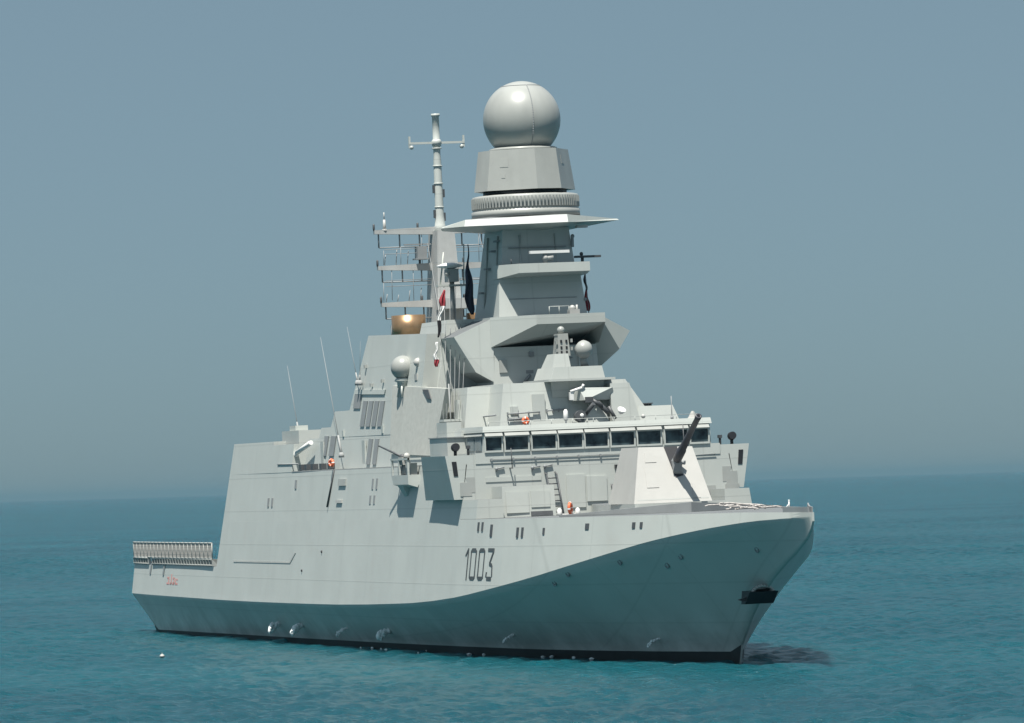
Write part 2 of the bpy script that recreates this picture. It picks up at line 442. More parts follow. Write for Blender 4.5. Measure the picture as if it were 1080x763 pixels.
def build_hull():
    xs = [0, 1.5, 3, 4.5, 6, 10, 15, 20, 26, 32.65, 33.5, 35, 40, 48, 56, 64, 72, 80, 87, 92, 97, 102, 105, 108, 111, 114, 117, 119.5, 122, 124, 126, 128, 129.06, 130.3, 131.4, 132.4, 133.7, 135, 136.6, 138, 139.4, 141.2, 142.4, 143.4, 144.1, 144.46]
    mb = MB(); bm = mb.bm
    NR = 9
    side = {1: [], -1: []}
    for sg in (1, -1):
        for x in xs:
            zk = smooth_itp(x, T_ZK)
            z0 = 3.15 * (1 - x / 6.0) if x < 6 else (itp(x, T_STEM) if x > 129.06 else 0.0)
            col = []
            zb = -1.6 if 6 <= x <= 129.06 else z0
            col.append((x, sg * low(x, z0) * (0.96 if zb < 0 else 1), zb))
            zz = max(0.34 + 0.28 * min(1, x / 95.0), z0); col.append((x, sg * low(x, zz), min(zz, zk)))
            for k in range(1, NR + 1):
                z = zz + (zk - zz) * k / NR
                col.append((x, sg * (low(x, z) if k < NR else smooth_itp(x, T_BK)), z))
            top = 5.42 if x < 33 else deck_z(x)
            for k in (0.5, 1.0):
                z = zk + (top - zk) * k
                col.append((x, sg * max(hy(x, z), 0.04), z))
            side[sg].append([bm.verts.new(p) for p in col])
    n = len(xs); h = len(side[1][0])
    for sg in (1, -1):
        g = side[sg]
        for i in range(n - 1):
            for j in range(h - 1):
                vs = [g[i][j], g[i + 1][j], g[i + 1][j + 1], g[i][j + 1]]
                try:
                    f = bm.faces.new(vs)
                except ValueError: continue
                if j == 0 or (j == 1 and False): f.material_index = 1
                f.smooth = 1 <= j < h - 3
    # transom, decks, keel cover, stem closing strip
    a, b = side[1], side[-1]
    for j in range(h - 1):
        bm.faces.new((a[0][j], a[0][j + 1], b[0][j + 1], b[0][j]))
        bm.faces.new((a[-1][j], b[-1][j], b[-1][j + 1], a[-1][j + 1]))
    for i in range(n - 1):
        f = bm.faces.new((a[i][-1], a[i + 1][-1], b[i + 1][-1], b[i][-1])); f.material_index = 0 if xs[i] == 32.65 else 2
        f = bm.faces.new((a[i][0], b[i][0], b[i + 1][0], a[i + 1][0])); f.material_index = 1 if 6 <= xs[i] < 129 else 0
    bmesh.ops.remove_doubles(bm, verts=bm.verts[:], dist=0.002)
    bmesh.ops.dissolve_degenerate(bm, edges=bm.edges[:], dist=0.001)
    # hard knuckle and deck edges
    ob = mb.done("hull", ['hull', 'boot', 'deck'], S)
    return ob
hull = build_hull()

def on_side(x, z, out=0.0):
    """point on the starboard upper plating"""
    return Vector((x, -(hy(x, z) + out), z))
def on_flare(x, z, out=0.0):
    return Vector((x, -(low(x, z) + out), z))

def side_patch(mb, x0, x1, z0, z1, th=0.02, mi=0, base=-0.01, shear=0.0, fn=on_side):
    """thin plate lying on the starboard plating"""
    q = [(x0 + shear * 0, z0), (x1, z0), (x1 + shear, z1), (x0 + shear, z1)]
    mb.loft([fn(x, z, base) for x, z in q], [fn(x, z, th) for x, z in q], mi)
    return mb

# hull number 1003, painted strokes standing a hair off the plating
def digits():
    mb = MB(); w = 0.085; ww = 0.24
    def st(x0, z0, x1, z1, t=w, vert=True):
        if vert: q = [(x0 - t, z0), (x0 + t, z0), (x1 + t, z1), (x1 - t, z1)]
        else: q = [(x0, z0 - t), (x1, z1 - t), (x1, z1 + t), (x0, z0 + t)]
        mb.loft([on_side(x, z, 0.004) for x, z in q], [on_side(x, z, 0.018) for x, z in q])
    Z0, Z1 = 4.98, 6.92
    up = lambda x: x
    # 1
    st(104.35, Z0, 104.35, Z1); st(103.85, 6.45, 104.3, 6.85, 0.12, True)
    for x in (105.5, 107.15):
        st(x - 0.5, Z0 + 0.2, x - 0.5, Z1 - 0.2); st(x + 0.5, Z0 + 0.2, x + 0.5, Z1 - 0.2)
        q = 0.115
        for zz, sgn in ((Z0 + q, 1), (Z1 - q, -1)):
            st(x - 0.38, zz, x + 0.38, zz, q, False)
            st(x - 0.60, zz + sgn * 0.14, x - 0.36, zz, 0.10, False); st(x + 0.36, zz, x + 0.60, zz + sgn * 0.14, 0.10, False)
    x = 108.85
    st(x - 0.55, Z1 - 0.1, x + 0.62, Z1 - 0.1, 0.1, False)
    st(x - 0.05, 6.02, x + 0.50, Z1 - 0.2, 0.12)
    st(x - 0.15, 5.98, x + 0.40, 5.90, 0.1, False)
    st(x + 0.52, Z0 + 0.25, x + 0.42, 5.9)
    st(x - 0.45, Z0 + 0.115, x + 0.45, Z0 + 0.115, 0.115, False)
    st(x - 0.58, Z0 + 0.2, x - 0.52, Z0 + 0.5, 0.1)
    return mb.done("hull_number", 'mark', hull)
digits()

# small red name on the quarter: short red strokes, illegible at this distance
mb = MB()
for (x0, x1, z0, z1) in [(14.4, 15.2, 3.98, 4.12), (15.0, 15.3, 3.98, 4.55), (15.6, 16.3, 3.98, 4.12), (16.0, 16.3, 4.0, 4.75), (16.6, 17.4, 3.98, 4.14), (17.1, 17.4, 4.0, 4.5), (17.7, 18.7, 3.98, 4.12), (17.7, 18.0, 4.0, 4.45), (14.5, 15.2, 4.42, 4.55), (16.7, 17.3, 4.40, 4.52), (18.2, 18.6, 4.3, 4.42)]:
    side_patch(mb, x0, x1, z0, z1, 0.018, base=0.004)
mb.done("hull_name", 'redmark', hull)

# access hatch outline, slots, scuppers and fairleads let into the hull side
mb = MB()
xa, za = (39.59, -9.40, 5.85)[0], 5.85
mb.loft([on_side(38.5, 5.78, -.01), on_side(56.5, 5.78, -.01), on_side(56.5, 5.90, -.01), on_side(38.5, 5.90, -.01)],
        [on_side(38.5, 5.78, .03), on_side(56.5, 5.78, .03), on_side(56.5, 5.90, .02), on_side(38.5, 5.90, .02)])
mb.loft([on_side(56.5, 5.78, -.01), on_side(56.8, 5.78, -.01), on_side(58.2, 6.5, -.01), on_side(57.9, 6.5, -.01)],
        [on_side(56.5, 5.78, .03), on_side(56.8, 5.78, .03), on_side(58.2, 6.5, .03), on_side(57.9, 6.5, .03)])
mb.done("hatch_rail", 'panel', hull)
for x0, x1, z0, z1 in [(108.35, 108.75, 7.62, 8.35), (113.0, 113.3, 7.55, 8.15), (113.75, 114.05, 7.55, 8.15), (116.9, 117.15, 7.7, 8.1), (122.2, 122.6, 7.95, 8.3), (127.3, 127.6, 7.95, 8.3), (128.1, 128.35, 7.95, 8.3),
                       (105.8, 106.1, 7.95, 8.5), (106.6, 106.9, 7.95, 8.5)]:
    mb = MB(); side_patch(mb, x0, x1, z0, z1, 0.035); mb.done("scupper", 'dark', hull)
for x, z in [(7.0, 4.7), (12.5, 4.65)]:
    mb = MB(); side_patch(mb, x, x + 0.5, z, z + 0.85, 0.05, shear=0.25); mb.done("drain_slot", 'mid', hull)
for x, z in [(137.2, 6.55), (130.6, 6.25), (129.0, 5.75), (125.3, 6.0), (119.8, 5.35), (117.6, 4.8)]:
    mb = MB(); c = on_flare(x, z)
    mb.lathe(c, [(0.14, -0.05), (0.2, 0.02), (0.2, 0.04), (0.13, 0.04), (0.11, -0.03)], 14, 0, axis=(0.25, -0.85, -0.35))
    mb.done("fairlead", 'mid', hull)

# anchor housed across the stem
anchor = None
mb = MB()
mb.hull([(134.9, -0.85, 3.45), (134.9, 0.85, 3.45), (134.2, -0.85, 3.45), (134.2, 0.85, 3.45),
         (135.9, -0.85, 4.15), (135.9, 0.85, 4.15), (134.4, -0.85, 4.2), (134.4, 0.85, 4.2)])
mb.hull([(135.3, -0.42, 4.0), (135.3, 0.42, 4.0), (135.9, -0.4, 4.3), (135.9, 0.4, 4.3), (134.9, -0.42, 4.28), (134.9, 0.42, 4.28)])
mb.prism([(135.0, -0.85, 3.6), (135.0, -1.35, 3.72), (135.0, -0.85, 3.86)], (0.25, 0, 0))
for v in mb.bm.verts: v.co.y -= .32
anchor = mb.done("anchor", 'black', S)
mb = MB()
pts = [Vector((135.6 + 0.18 * math.sin(t), 0.62 * math.cos(t) - .32, 4.05 + 0.42 * math.sin(t))) for t in [math.pi * i / 12 for i in range(13)]]
mb.path(pts, 0.09, 8)
mb.done("hawse_rim", 'white', anchor)

# overboard water discharges low on the flare
def jet(x, z, k):
    rr = random.Random(int(x * 10)); c = on_flare(x, z, 0.0)
    mb = MB()      # stream arching out from the side and breaking up as it falls
    for i in range(60):
        t = i / 59.0
        p = c + Vector((max(-.3, min(.3, rr.gauss(0, .03 + .11 * t))) * k, -1.05 * t + rr.gauss(0, .03), .40 + .25 * t - .62 * t * t + max(-.25, min(.25, rr.gauss(0, .02 + .07 * t))) * k))
        mb.ball(p, rr.uniform(.08, .10 + .09 * t) * k, 8, sz=rr.uniform(.8, 1.8))
    mb.done("water_spout", 'foam', hull)
for x, z, k in [(49.6, 1.05, 1.0), (56.4, 1.05, 1.0), (69.0, 1.02, .5), (79.8, 1.0, 1.0), (105.5, 1.1, .5), (123.2, .95, .45)]: jet(x, z, k)

# ---------------------------------------------------------------- flight deck safety nets
def net_panel():
    mb = MB()
    L = 1.40
    mb.tube((0, 0, 0), (L, 0, 0), 0.05, n=6); mb.tube((0, 0, 1.12), (L, 0, 1.12), 0.06, n=6)
    mb.tube((0.03, 0, 0), (0.03, 0, 1.12), 0.05, n=6); mb.tube((L - .03, 0, 0), (L - .03, 0, 1.12), 0.05, n=6)
    o = mb.done("safety_net", 'panel', S)
    mb = MB()
    mb.box(.05, L - .05, -.012, .0, 0.03, 1.09)
    for i in range(4):
        x = 0.25 + i * (L - 0.5) / 3; mb.box(x - .05, x + .05, -.03, .012, 0.03, 1.09)
    for i in range(3):
        z = 0.28 + i * 0.28; mb.box(.05, L - .05, -.02, .006, z - .02, z + .02)
    w = mb.done("net_webbing", 'net', o)
    return o
np0 = net_panel()
first = True
for sg in (-1, 1):
    for i in range(21):
        x = 0.25 + i * 1.5
        y = sg * (hy(x, 5.4) + 0.08)
        if first:
            np0.location = (x, y, 6.0); first = False
        else: copy_to(np0, (x, y, 6.0))
for sg in (-1, 1):
    for x0, x1 in ((0.1, 6.4), (8.2, 31.6)):
        mb = MB()
        for z, r in ((5.92, .06), (5.50, .05)): mb.tube((x0, sg * (hy(x0, 5.4) + .08), z), (x1, sg * (hy(x1, 5.4) + .08), z), r, n=6)
        n = int((x1 - x0) / 1.05)
        for k in range(n + 1):
            x = x0 + (x1 - x0) * k / n; y = sg * (hy(x, 5.4) + .10)
            mb.hull([(x - .09, y, 5.94), (x + .09, y, 5.94), (x - .09, y, 5.46), (x + .09, y, 5.46), (x - .09, y - sg * .5, 5.44), (x + .09, y - sg * .5, 5.44)])
        mb.box(x0, x1, min(sg * (hy(16, 5.4) - .35), sg * (hy(16, 5.4) - .3)), max(sg * (hy(16, 5.4) - .35), sg * (hy(16, 5.4) - .3)), 5.43, 5.93)
        mb.done("net_bracket", 'panel', S)

# ---------------------------------------------------------------- superstructure, flush sides
mb = MB()
def wide(mb, pts, y_in=0.0, mi=0, port=None):
    """solid spanning the beam whose sides follow the tumblehome: pts are (x, z)"""
    A = [(x, -(hy(x, z) - y_in), z) for x, z in pts]; B = [(x, -y if port is None else port, z) for x, y, z in A]
    return mb.loft(A, B, mi)
wide(mb, [(33.5, DECK), (68, DECK), (68, 12.05), (34.35, 12.05)], 0.0); wide(mb, [(68, DECK), (92, DECK), (92, 12.05), (68, 12.05)], 0.0); wide(mb, [(92, DECK), (102, DECK), (102, 12.05), (92, 12.05)], 0.0)
superst = mb.done("superstructure", 'grey', S)
mb = MB(); wide(mb, [(34.35, 12.05), (48.1, 12.05), (48.1, 14.26), (34.9, 14.26)], 0.0); wide(mb, [(48.1, 12.05), (54.5, 12.05), (54.5, 14.0), (48.1, 14.0)], 0.0)
mb.done("hangar", 'grey', S)
# walkway coaming line above the flush side
mb = MB(); wide(mb, [(54.6, 12.05), (97.5, 12.05), (97.5, 12.11), (54.6, 12.11)], -0.015); mb.done("deck_edge_strip", 'mid', superst)

# funnel casing: set in behind the walkway, stepped at its after end
FI = 0.75
mb = MB()
wide(mb, [(55.0, 12.13), (97.5, 12.13), (97.5, 14.2), (56.0, 14.3)], FI)
wide(mb, [(58.8, 14.3), (88, 14.2), (88, 15.0), (59.2, 15.0)], FI + .003, port=4.2)
wide(mb, [(62.0, 15.0), (88, 15.0), (88, 16.0), (62.8, 16.05)], FI + .006, port=3.6)
casing = mb.done("funnel_casing", 'grey', S)
mb = MB()
wide(mb, [(67.0, 16.0), (86.5, 16.0), (86.5, 20.55), (70.5, 20.95)], FI + .01, port=3.4)
funnel = mb.done("funnel", 'grey', S)
mb = MB(); c = (67.42, -3.00, 21.20)
for y in (-3.0, 2.25):
    mb = MB(); mb.lathe((c[0], y, 20.6), [(1.16, 0), (1.16, 1.7), (1.0, 1.7), (0.95, 0.6)], 32); mb.done("exhaust_pipe", 'brass', funnel)
mb = MB(); mb.lathe((c[0] - 2.2, -3.1, 20.6), [(0.6, 0), (0.6, 1.1), (0.5, 1.1)], 20); mb.done("exhaust_cowl", 'mid', funnel)

def yin(z, extra=0): return -(hy(74, z) - FI - extra)
def case_patch(name, q, mat, th=0.05, parent=None):
    """plate on the starboard casing face, q = [(x, z)...]"""
    mb = MB(); mb.loft([(x, yin(z, 0.05), z) for x, z in q], [(x, yin(z) - th, z) for x, z in q])
    return mb.done(name, mat, parent or casing)
def cp(name, pts, mat, th=0.05, parent=None):
    return case_patch(name, [(p[0], p[2]) for p in pts], mat, th, parent)
B2 = 9.05
cp("louvre", [(68.22, -7.21, 16.15), (70.13, -7.21, 16.11), (70.29, -7.08, 17.05), (68.39, -7.08, 17.10)], 'mid', parent=funnel)
cp("louvre", [(70.60, -7.38, 14.90), (71.73, -7.39, 14.88), (72.13, -7.15, 16.57), (71.00, -7.15, 16.60)], 'mid', parent=funnel)
cp("louvre", [(72.21, -7.39, 14.87), (73.33, -7.39, 14.85), (73.73, -7.15, 16.54), (72.61, -7.15, 16.56)], 'mid', parent=funnel)
cp("louvre", [(73.81, -7.39, 14.85), (74.92, -7.39, 14.83), (75.32, -7.16, 16.50), (74.21, -7.16, 16.53)], 'mid', parent=funnel)
cp("louvre", [(75.40, -7.40, 14.82), (76.50, -7.40, 14.80), (76.89, -7.16, 16.47), (75.79, -7.16, 16.49)], 'mid', parent=funnel)
cp("louvre", [(73.34, -7.74, 12.35), (74.29, -7.74, 12.34), (74.53, -7.51, 14.02), (73.52, -7.50, 14.04)], 'mid')
cp("louvre", [(75.06, -7.74, 12.33), (76.00, -7.75, 12.32), (76.24, -7.51, 14.00), (75.24, -7.51, 14.01)], 'mid')
cp("louvre", [(60.35, -7.64, 13.08), (61.48, -7.64, 13.06), (61.77, -7.45, 14.41), (60.64, -7.45, 14.43)], 'mid')
cp("louvre", [(62.32, -7.64, 13.05), (63.72, -7.65, 13.03), (64.01, -7.46, 14.37), (62.61, -7.45, 14.40)], 'mid')
cp("vent_frame", [(68.26, -7.03, 17.42), (76.81, -7.06, 17.22), (76.67, -7.10, 16.91), (68.12, -7.08, 17.10)], 'grey', 0.06, funnel)

# tan mesh screen leaning over the boat bay
mb = MB()
A = [(80.21, -7.90, 12.96), (91.43, -7.85, 12.69), (92.84, -7.22, 16.91), (79.16, -7.25, 17.42)]
mb.loft(A, [(x - .1, y + .45, z) for x, y, z in A])
screen = mb.done("boat_bay_screen", 'tan', S)
mb = MB(); p = (85.70, -6.70, 16.87); mb.prism([(87.22, -7.27, 16.98), (88.68, -7.27, 16.95), (89.70, -7.37, 16.32), (88.73, -7.37, 16.35)], (0, -0.05, 0)); mb.done("screen_opening", 'dark', screen)

# forward end of the casing and the mast foot, sloping faces
mb = MB()
mb.loft([(80, -6.95, 12.2), (95.2, -6.95, 12.2), (95.2, 3.2, 12.2), (80, 3.2, 12.2)], [(80, -6.25, 16.9), (94.6, -6.25, 16.9), (94.6, 3.0, 16.9), (80, 3.0, 16.9)])
mb.loft([(79, -6.20, 16.9), (86.8, -6.20, 16.9), (86.8, 1.2, 16.9), (79, 1.2, 16.9)], [(80, -5.3, 21.4), (86.6, -5.3, 21.4), (86.6, 1.0, 21.4), (80, 1.0, 21.4)])
mb.done("mast_foot", 'grey', S)

# satellite dome on its stand
dome = (81.96, -7.20, 18.52)
mb = MB(); mb.ball(dome, 0.80, 32, z0=-0.85)
sat = mb.done("satcom_dome", 'dome', S)
mb = MB(); mb.lathe((dome[0], dome[1], dome[2] - 1.3), [(0.42, 0), (0.42, 0.35), (0.6, 0.45), (0.5, 0.62)], 20)
for dx, dy in ((-.5, -.3), (.5, -.3), (0, .5)): mb.tube((dome[0] + dx, dome[1] + dy, dome[2] - 1.9), (dome[0] + dx * .6, dome[1] + dy * .6, dome[2] - 1.0), 0.07)
mb.done("dome_stand", 'grey', sat)
mb = MB(); q = (84.78, -6.80, 17.88); mb.tube(q, (q[0], q[1], q[2] + .9), .10); mb.ball((q[0], q[1] - .1, q[2] + .9), .3, 12); mb.box(q[0] - .35, q[0] + .3, q[1] - .3, q[1] + .3, q[2] - .25, q[2] + .15)
mb.done("small_antenna", 'white', S)

# ---------------------------------------------------------------- bridge block
mb = MB()
mb.box(94, 102.06, -7.9, 7.9, 12.05, 12.72)           # below the windows
front = mb.done("bridge_base", 'grey', S)
bridge = None
mb = MB()
mb.loft([(95, -7.35, 12.72), (102.0, -7.35, 12.72), (102.0, 7.35, 12.72), (95, 7.35, 12.72)],
        [(95, -7.3, 13.98), (102.0, -7.3, 13.98), (102.0, 7.3, 13.98), (95, 7.3, 13.98)])
bridge = mb.done("bridge", 'grey', S)
WY = [(-7.42, -6.21), (-5.96, -4.51), (-4.23, -2.74), (-2.53, -1.03), (-0.82, 0.62), (0.86, 2.33), (2.58, 4.05), (4.36, 5.78), (6.02, 7.14)]
for i, (y0, y1) in enumerate(WY):
    y0 = max(y0, -7.22); y1 = min(y1, 7.2)
    mb = MB()
    t = 0.09
    for a in ((y0 - t, y1 + t, 12.72, 12.84), (y0 - t, y1 + t, 13.64, 13.72), (y0 - t, y0, 12.84, 13.64), (y1, y1 + t, 12.84, 13.64)):
        mb.box(102.0, 102.14, a[0], a[1], a[2], a[3])
    w = mb.done("window_frame", 'grey', bridge)
# panes are sub-parts of the bridge so that frame and glass stay separate meshes
for i, (y0, y1) in enumerate(WY):
    y0 = max(y0, -7.22); y1 = min(y1, 7.2)
    mb = MB(); mb.prism([(101.99, y0, 12.84), (101.99, y1, 12.84), (101.99, y1, 13.64), (101.99, y0, 13.64)], (0.06, 0, 0))
    mb.done("window_pane", 'glass', bridge)
    mb = MB(); mb.hull([(102.0, y0 - .06, 13.73), (102.0, y1 + .06, 13.73), (102.3, y0 - .06, 13.73), (102.3, y1 + .06, 13.73), (102.0, y0 - .06, 13.97), (102.0, y1 + .06, 13.97), (102.08, y0 - .06, 13.97), (102.08, y1 + .06, 13.97)])
    mb.done("window_brow", 'dome', bridge)
for x0, x1 in ((98.3, 99.9), (100.1, 101.6)):
    mb = MB(); mb.prism([(x0, -7.33, 12.86), (x1, -7.33, 12.86), (x1, -7.31, 13.66), (x0, -7.31, 13.66)], (0, -0.08, 0)); mb.done("window_pane", 'skyglass', bridge)
    mb = MB(); mb.prism([(x0, 7.33, 12.86), (x1, 7.33, 12.86), (x1, 7.31, 13.66), (x0, 7.31, 13.66)], (0, 0.08, 0)); mb.done("window_pane", 'glass', bridge)
mb = MB(); mb.hull([(97.6, -7.3, 13.73), (101.9, -7.3, 13.73), (97.6, -7.45, 13.76), (101.9, -7.45, 13.76), (97.6, -7.3, 13.97), (101.9, -7.3, 13.97)]); mb.done("window_brow", 'dome', bridge)
mb = MB(); mb.loft([(93.5, -7.4, 13.98), (102.15, -7.4, 13.98), (102.15, 7.4, 13.98), (93.5, 7.4, 13.98)],
                   [(93.6, -7.35, 14.34), (102.05, -7.35, 14.34), (102.05, 7.35, 14.34), (93.6, 7.35, 14.34)])
roof = mb.done("bridge_roof", 'grey', bridge)
# door wall and lean-to abaft the starboard side windows
mb = MB(); mb.box(93.2, 97.6, -8.5, -7.0, 12.06, 13.75); mb.box(93.0, 95.5, -7.95, -7.0, 13.75, 14.75)
mb.done("wing_shelter", 'grey', S)
mb = MB(); mb.box(93.1, 97.7, -8.56, -7.3, 13.75, 13.81); mb.done("wing_canopy", 'mid', S)
# bridge wings
for sg in (-1, 1):
    mb = MB()
    o = lambda x, y, z: (x, sg * y, z)
    mb.hull([o(96.0, 9.82, 12.62), o(102.0, 9.82, 12.62), o(94.9, 9.36, 9.9), o(102.0, 9.36, 9.9), o(94.9, 7.9, 9.9), o(102.0, 7.9, 9.9), o(96.0, 7.9, 12.62), o(102.0, 7.9, 12.62)])
    wing = mb.done("bridge_wing", 'grey', S)
    mb = MB(); mb.prism([o(102.0, 9.42, 12.25), o(102.0, 9.12, 12.25), o(102.0, 9.04, 11.35), o(102.0, 9.32, 11.35)], (0.03, 0, 0)); mb.done("wing_port", 'black', wing)
    mb = MB(); mb.prism([o(102.0, 8.95, 10.95), o(102.0, 8.35, 10.95), o(102.0, 8.2, 10.1), o(102.0, 8.95, 10.1)], (0.04, 0, 0)); mb.done("wing_panel", 'panel', wing)
    mb = MB(); mb.prism([o(102.0, 8.6, 11.25), o(102.0, 8.0, 11.25), o(102.0, 8.0, 10.3), o(102.0, 8.25, 10.3)], (0.035, 0, 0)); mb.done("wing_recess", 'panel', wing)
    p = o(101.2, 8.95, 12.62)
    mb = MB(); mb.tube(p, (p[0], p[1], p[2] + .3), 0.10); mb.ball((p[0], p[1], p[2] + .5), 0.27, 16); mb.tube((p[0] - .15, p[1], p[2] + .5), (p[0] + .28, p[1], p[2] + .54), 0.2, 0.24, 14)
    mb.done("searchlight", 'black', wing)
    q = o(101.3, 8.15, 12.62)
    mb = MB(); mb.tube(q, (q[0], q[1], q[2] + .55), 0.08); mb.box(q[0] - .12, q[0] + .12, q[1] - .12, q[1] + .12, q[2] + .4, q[2] + .6)
    mb.done("pelorus", 'dark', wing)

# ---------------------------------------------------------------- front bulkhead and its fittings
mb = MB()
mb.loft([(98, -8.98, DECK + .02), (102.02, -8.98, DECK + .02), (102.02, 8.98, DECK + .02), (98, 8.98, DECK + .02)],
        [(98, -8.45, 12.05), (102.02, -8.45, 12.05), (102.02, 8.45, 12.05), (98, 8.45, 12.05)])
fb = mb.done("front_bulkhead", 'grey', S)
mb = MB()      # step of the bulkhead under the wings
for sg in (-1, 1):
    mb2 = MB(); mb2.loft([(102.0, sg * hy(102, 8.7), DECK + .015), (105.2, sg * (hy(105.2, 8.7) - .02), DECK + .015), (105.2, sg * 7.1, DECK + .015), (102.0, sg * 7.1, DECK + .015)],
             [(102.0, sg * hy(102, 9.86), 9.86), (105.2, sg * (hy(105.2, 9.86) - .02), 9.86), (105.2, sg * 7.1, 9.86), (102.0, sg * 7.1, 9.86)])
    mb2.done("bulkhead_step", 'grey', fb)
mb = MB()      # low deckhouse against the bulkhead, starboard
mb.loft([(102.02, -7.0, DECK + .01), (104.6, -7.0, DECK + .01), (104.6, -3.6, DECK + .01), (102.02, -3.6, DECK + .01)],
        [(102.02, -6.95, 10.6), (104.5, -6.95, 10.6), (104.5, -3.65, 10.6), (102.02, -3.65, 10.6)])
dh = mb.done("deck_locker", 'grey', S)
mb = MB(); mb.prism([(104.62, -6.75, 8.95), (104.6, -5.3, 8.95), (104.53, -5.3, 10.25), (104.53, -6.75, 10.25)], (0.04, 0, 0)); mb.done("locker_door", 'grey', dh)
mb = MB(); mb.prism([(104.57, -5.15, 9.25), (104.57, -3.95, 9.25), (104.53, -3.95, 10.25), (104.53, -5.15, 10.25)], (0.05, 0, 0)); mb.done("locker_door", 'grey', dh)
mb = MB(); mb.prism([(104.62, -5.2, 8.73), (104.62, -3.8, 8.73), (104.5, -3.8, 9.22), (104.5, -5.2, 9.22)], (0.03, 0, 0)); mb.done("locker_opening_shade", 'dark', dh)  # dark plate paints in the shade of the opening
mb = MB()
for y in (-3.5, -2.85): mb.tube((103.7, y, DECK), (102.45, y, 11.2), 0.055, n=6); mb.tube((102.45, y, 11.2), (102.05, y, 11.35), .05, n=6)
for k in range(7): t = (k + .6) / 7.2; x, z = 103.7 - 1.25 * t, DECK + 2.52 * t; mb.tube((x, -3.5, z), (x, -2.85, z), 0.04, n=6)
mb.done("ladder", 'dark', S)
# doors and stiffened panels on the bulkhead
def fplate(name, y0, y1, z0, z1, mat='grey', th=0.05, dx=0.0):
    mb = MB(); mb.prism([(102.02 + dx, y0, z0), (102.02 + dx, y1, z0), (102.02 + dx, y1, z1), (102.02 + dx, y0, z1)], (th, 0, 0)); return mb.done(name, mat, fb)
fplate("bulkhead_door", -2.15, -0.95, 9.1, 11.15, th=.07); fplate("bulkhead_door", -0.85, 0.45, 9.45, 11.0, th=.09)
fplate("bulkhead_panel", -7.3, -3.75, 10.9, 11.2, th=.04); fplate("bulkhead_panel", 4.4, 6.6, 9.0, 10.9, th=.07)
for y, z in ((4.85, 11.9), (6.6, 10.1), (8.15, 10.15)): fplate("vent_grille", y, y + .9, z - .55, z, 'panel', .04)
mb = MB(); mb.tube((102.1, -7.0, 12.3), (102.1, 3.2, 12.3), 0.022, n=6)
for k in range(8): y = -6.9 + k * 1.4; mb.box(102.05, 102.16, y - .05, y + .05, 12.2, 12.36)
mb.tube((102.1, 4.5, 12.0), (102.1, 7.6, 12.05), 0.022, n=6)
mb.done("handrail", 'mid', fb)
mb = MB()
for y, z in ((-6.6, 11.72), (-4.3, 11.70), (-3.5, 11.75)):
    mb.tube((102.1, y, z), (102.1, y + .5, z + .06), .05, n=6); mb.ball((102.12, y, z - .02), .11, 10); mb.box(102.02, 102.1, y - .03, y + .03, z - .2, z)
mb.done("floodlight", 'mid', fb)
mb = MB(); mb.box(102.02, 102.35, 1.0, 1.55, 11.4, 11.65); mb.done("loudhailer", 'black', fb)
mb = MB(); mb.lathe((102.35, 1.75, 11.55), [(.06, 0), (.22, .12), (.28, .3), (.2, .34)], 14, axis=(1, .1, -.1)); mb.done("lamp", 'bright', fb)
mb = MB()
mb.tube((102.1, 0.75, 10.45), (102.1, 1.05, 9.25), .07, n=6); mb.tube((102.12, 1.35, 11.1), (102.12, 1.7, 10.6), .1, n=6)
mb.tube((102.1, 7.0, 9.75), (102.1, 7.25, 9.2), .09, n=6); mb.tube((102.15, 5.6, 10.6), (102.2, 6.1, 10.3), .13, n=6); mb.tube((102.15, 6.3, 10.75), (102.15, 6.5, 10.5), .09, n=6)
mb.done("hose_bracket", 'dark', fb)
mb = MB(); mb.tube((102.6, -5.72, 11.75), (102.6, -5.76, 12.95), .035, n=6); mb.tube((102.6, 5.42, 11.75), (102.6, 5.38, 14.0), .035, n=6); mb.box(102.02, 102.65, -5.76, -5.68, 11.68, 11.74); mb.box(102.02, 102.65, 5.38, 5.46, 11.68, 11.74); mb.done("whip_aerial", 'dark', fb)

# ---------------------------------------------------------------- forecastle: gun deck, gun, breakwater
mb = MB()
mb.prism([(102.1, -0.6, DECK + .01), (109, -2.2, DECK + .01), (119.5, -2.9, DECK + .01), (119.5, 2.9, DECK + .01), (102.1, 5.0, DECK + .01)], (0, 0, .58))
mb.done("gun_deck", 'grey', S)
mb = MB()
mb.loft([(112.9, -2.62, 9.275), (118.75, -2.72, 9.275), (118.75, 2.12, 9.275), (112.9, 2.2, 9.275)],
        [(113.3, -1.78, 12.62), (117.15, -1.85, 12.62), (117.15, 1.50, 12.56), (113.3, 1.45, 12.56)])
turret = mb.done("gun_turret", 'white', S)
def tface(z): return 117.15 + (12.62 - z) * (1.6 / 3.345)
mb = MB()      # dark embrasure in the sloping face
q = [(-0.28, 12.60), (0.55, 12.60), (0.62, 10.85), (0.12, 10.75)]
mb.loft([(tface(z) - .2, y, z) for y, z in q], [(tface(z) + .02, y, z) for y, z in q])
mb.done("gun_embrasure", 'black', turret)
g0, g1 = Vector((117.75, 0.17, 11.5)), Vector((121.75, 0.60, 14.32))
gd = (g1 - g0).normalized()
mb = MB()
mb.hull([(tface(z) + .015, y, z) for y, z in ((.02, 11.75), (.62, 11.75), (.62, 10.95), (.12, 10.95))] + [g0 + Vector((.35, dy, dz)) for dy in (-.2, .32) for dz in (-.42, .22)] + [g0 + gd * .7 + Vector((0, dy, dz)) for dy in (-.16, .2) for dz in (-.18, .18)])
mb.tube(g0 + Vector((.1, .25, .15)), g0 + Vector((.35, .55, .1)), .13, n=10)
mb.done("gun_mantlet", 'mid', turret)
mb = MB(); L = (g1 - g0).length
